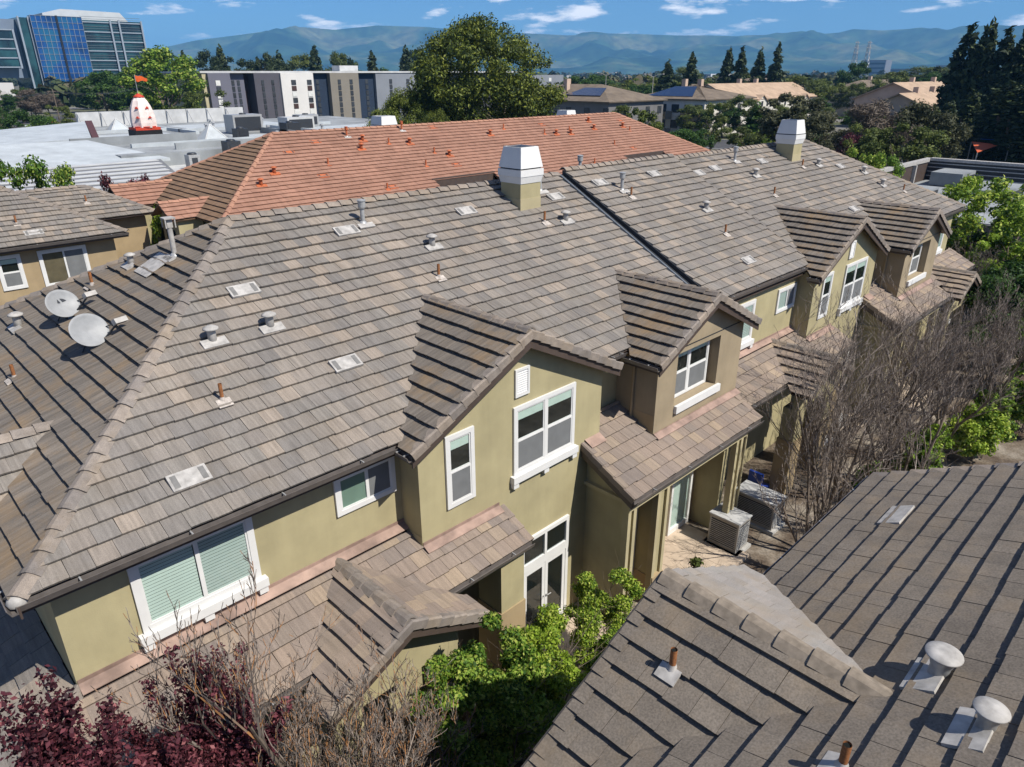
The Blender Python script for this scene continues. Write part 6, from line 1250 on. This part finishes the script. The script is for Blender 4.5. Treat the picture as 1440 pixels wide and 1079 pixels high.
# distant blocks against the hills
for i, (x, y, w, d, h, lab) in enumerate(((2230, 800, 45, 32, 46, 'distant tall dark block below the hills, right of centre'), (2330, 760, 60, 30, 24, 'low pale distant block beside the tall dark one'), (2280, 640, 60, 24, 32, 'distant stepped block near the great conifers, left'), (2290, 600, 60, 20, 42, 'distant stepped block near the great conifers, right'), (1500, 900, 120, 60, 12, 'long pale distant warehouse in the valley'))):
    t = thing('distant_building', lab, 'building', (x, y, GZ)); b = MB(); b.box(x, x+w, y, y+d*2, GZ, GZ+h); b.build('wall', plain('distant_wall_%d' % i, (.16, .17, .19) if i != 4 else (.55, .55, .54), .7, .3, .2, .05), t)
    for k in range(3): b = MB(); b.box(x-1, x-.05, y+2, y+d*2-2, GZ+h*(.25+.25*k), GZ+h*(.25+.25*k)+h*.1); b.build('window_band', M_DARK, t)
# pylons, street lamps, utility poles
def pylon(label, x, y, h):
    t = thing('pylon', label, 'pylon', (x, y, GZ), 'lattice pylons before the hills'); b = MB()
    for sx_, sy_ in ((-1, -1), (1, -1), (1, 1), (-1, 1)): b.tube((x+sx_*4, y+sy_*4, GZ), (x+sx_*.8, y+sy_*.8, h), .35, .25, 5)
    for k in range(7):
        z0 = GZ+h*k/7.5; z1 = GZ+h*(k+1)/7.5; f0 = 4-3.2*k/7.5; f1 = 4-3.2*(k+1)/7.5
        for sg in (-1, 1): b.tube((x-sg*f0, y-f0, z0), (x+sg*f1, y-f1, z1), .2, .2, 4); b.tube((x-f0, y-sg*f0, z0), (x-f1, y+sg*f1, z1), .2, .2, 4)
    b.build('lattice', M_GALV, t); b = MB()
    for z in (.72, .84, .96): b.box(x-7, x+7, y-.3, y+.3, h*z, h*z+.5)
    b.build('crossarm', M_GALV, t)
pylon('lattice pylon, left one of the pair before the hills', 929, 369, 46); pylon('lattice pylon, right one of the pair before the hills', 934, 357, 46)
def lamp(label, x, y, h, two=True, a=.6):
    t = thing('street_lamp', label, 'street lamp', (x, y, GZ), 'street lamps beyond the roofs'); b = MB(); b.tube((x, y, GZ), (x, y, h), .13, .09, 8); b.build('pole', M_PALE, t)
    for sg in ((-1, 1) if two else (1,)):
        d = Vector((math.cos(a)*sg, math.sin(a)*sg, 0)); p = Vector((x, y, h)); b = MB(); b.tube(p, p+d*1.6+Vector((0, 0, .75)), .07, .06, 6); b.tube(p+d*1.6+Vector((0, 0, .75)), p+d*2.6+Vector((0, 0, .85)), .06, .06, 6); b.build('arm', M_PALE, t)
        b = MB(); q = p+d*2.8+Vector((0, 0, .82)); b.box(q.x-.45, q.x+.45, q.y-.3, q.y+.3, q.z-.08, q.z+.1); b.build('lamp_head', M_PALE, t)
for x, y, h, two, lab in ((189, 150, 11.4, True, 'twin-armed white street lamp behind the brown roof, left'), (197, 138, 11.0, True, 'twin-armed white street lamp above the solar roof'), (222, 131, 10.2, True, 'twin-armed street lamp left of the lone conifer'), (236, 76, 8.6, False, 'single-armed street lamp before the pink townhouses'), (215, 46, 7.6, False, 'single-armed street lamp above the chimney row'), (130.5, 64, 3.8, False, 'short street lamp beside the street hedge')): lamp(lab, x, y, h, two, -.9)
poles = []
for x, y, lab in ((55, 225, 'wooden utility pole right of the parking lot'), (36, 215, 'wooden utility pole at the left of the parking lot'), (14, 205, 'wooden utility pole at the far left edge')):
    t = thing('utility_pole', lab, 'utility pole', (x, y, GZ), 'utility poles by the parking lot'); b = MB(); b.tube((x, y, GZ), (x, y, 8.6), .17, .12, 7); b.build('pole', M_BARK, t)
    for z in (8.0, 7.2): b = MB(); b.box(x-1.3, x+1.3, y-.08, y+.08, z, z+.14); b.build('crossarm', M_BARK, t)
    poles.append((x, y))
for k, dx in enumerate((-1.2, 0, 1.2)):
    pts = [(5, 200), (14, 205), (36, 215), (55, 225), (80, 240)]; b = MB()
    for (x0, y0), (x1, y1) in zip(pts[:-1], pts[1:]):
        prev = None
        for i in range(9):
            f = i/8; p = (x0+(x1-x0)*f+dx, y0+(y1-y0)*f, 8.15-1.1*4*f*(1-f)); 
            if prev: b.tube(prev, p, .035, .035, 4, False)
            prev = p
    tag(b.build('power_line', M_DARK), 'sagging power line over the parking lot, %s of three' % ('leftmost', 'middle', 'rightmost')[k], 'cable', 'power lines over the parking lot')
# parked cars
def car(label, x, y, rz, c, group='cars in the parking lots'):
    t = thing('parked_car', label, 'car', (x, y, GZ), group); t.rotation_euler = (0, 0, rz); m = plain('car_%d' % int(x*10+y), c, .3, .5, .05, 1)
    def put(nm, b, mt, par=t): o = link(nm, b.mesh(nm, mt), None); o.parent = par; return o
    b = MB(); pts = [(-2.2, .35), (2.2, .35), (2.25, .75), (1.3, .95), (.75, 1.42), (-1.1, 1.45), (-1.75, 1.0), (-2.25, .9)]; b.prism([(a, -.85, z) for a, z in pts], (0, 1.7, 0)); put('body', b, m)
    for sg in (-1, 1): b = MB(); b.prism([(1.1, sg*.86-.005, .98), (.68, sg*.86-.005, 1.36), (-1.05, sg*.86-.005, 1.38), (-1.55, sg*.86-.005, 1.0)], (0, .01, 0)); put('side_window', b, M_BLACKP)
    b = MB(); b.prism([(1.34, -.7, .97), (1.34, .7, .97), (.8, .65, 1.41), (.8, -.65, 1.41)], (.01, 0, .01)); put('windscreen', b, M_BLACKP)
    for ax_ in (-1.4, 1.4):
        for sg in (-1, 1): b = MB(); b.tube((ax_, sg*.72, .33), (ax_, sg*.9, .33), .33, .33, 14); put('wheel', b, M_BLACKP)
for i, (x, y, rz, c, lab) in enumerate(((40, 205, 1.2, (.6, .6, .6), 'white car parked left of the purple hedge'), (44, 211, 1.2, (.03, .05, .10), 'dark blue car beside the white one'), (48, 226, 1.2, (.35, .36, .38), 'silver car farther back in the lot'), (54, 240, .2, (.62, .62, .62), 'white car under the bare tree'), (61, 214, .3, (.02, .025, .03), 'black car before the green island'), (66, 222, 1.3, (.45, .46, .48), 'grey car near the utility pole'), (71.5, 178, .3, (.65, .65, .65), 'white car beside the apartment block corner'), (69, 186, .3, (.05, .05, .06), 'dark car behind the temple parapet'), (58, 250, .2, (.4, .05, .04), 'red car far back in the lot'))): car(lab, x, y, rz, c)
rs = np.random.RandomState(15)
for x0, y0, x1, y1, h, m, lab in ((24, 146, 46, 152, 2.0, L_PUR, 'long purple-brown hedge between the lot and the temple'), (14, 128, 22, 150, 2.2, L_OLG, 'clipped green hedge at the left edge'), (48, 196, 66, 198, 1.3, L_GRN, 'low green hedge island in the parking lot')):
    t = thing('hedge', lab, 'hedge', ((x0+x1)/2, (y0+y1)/2, GZ)); cl = [((x0+(x1-x0)*rs.uniform(0, 1), y0+(y1-y0)*rs.uniform(0, 1), GZ+h*.5), (1.3, 1.3, h*.55)) for k in range(34)]; V, rn = cloud(cl, 5000, .4, rs, 1.5, .5, .5, .8); tag(link('foliage', raw_mesh('foliage', V, 4, m, rn), t), kind='stuff')

# ------------------------------------------------------------------ air
b = MB(); b.box(-400, 11500, -5200, 11500, GZ-1.2, 470)
hz = b.mesh('haze', []) if False else None
me = bpy.data.meshes.new('haze'); me.from_pydata(b.v, [], b.f); m = bpy.data.materials.new('haze_air'); m.use_nodes = True; nn = m.node_tree.nodes; nn.clear()
out = nn.new('ShaderNodeOutputMaterial'); pv_ = nn.new('ShaderNodeVolumePrincipled'); pv_.inputs['Color'].default_value = (.22, .56, 1.0, 1); pv_.inputs['Density'].default_value = 1.05e-4; pv_.inputs['Anisotropy'].default_value = .0
m.node_tree.links.new(pv_.outputs[0], out.inputs['Volume']); me.materials.append(m); tag(link('haze', me), 'pale blue air haze over the valley', 'haze', kind='stuff')
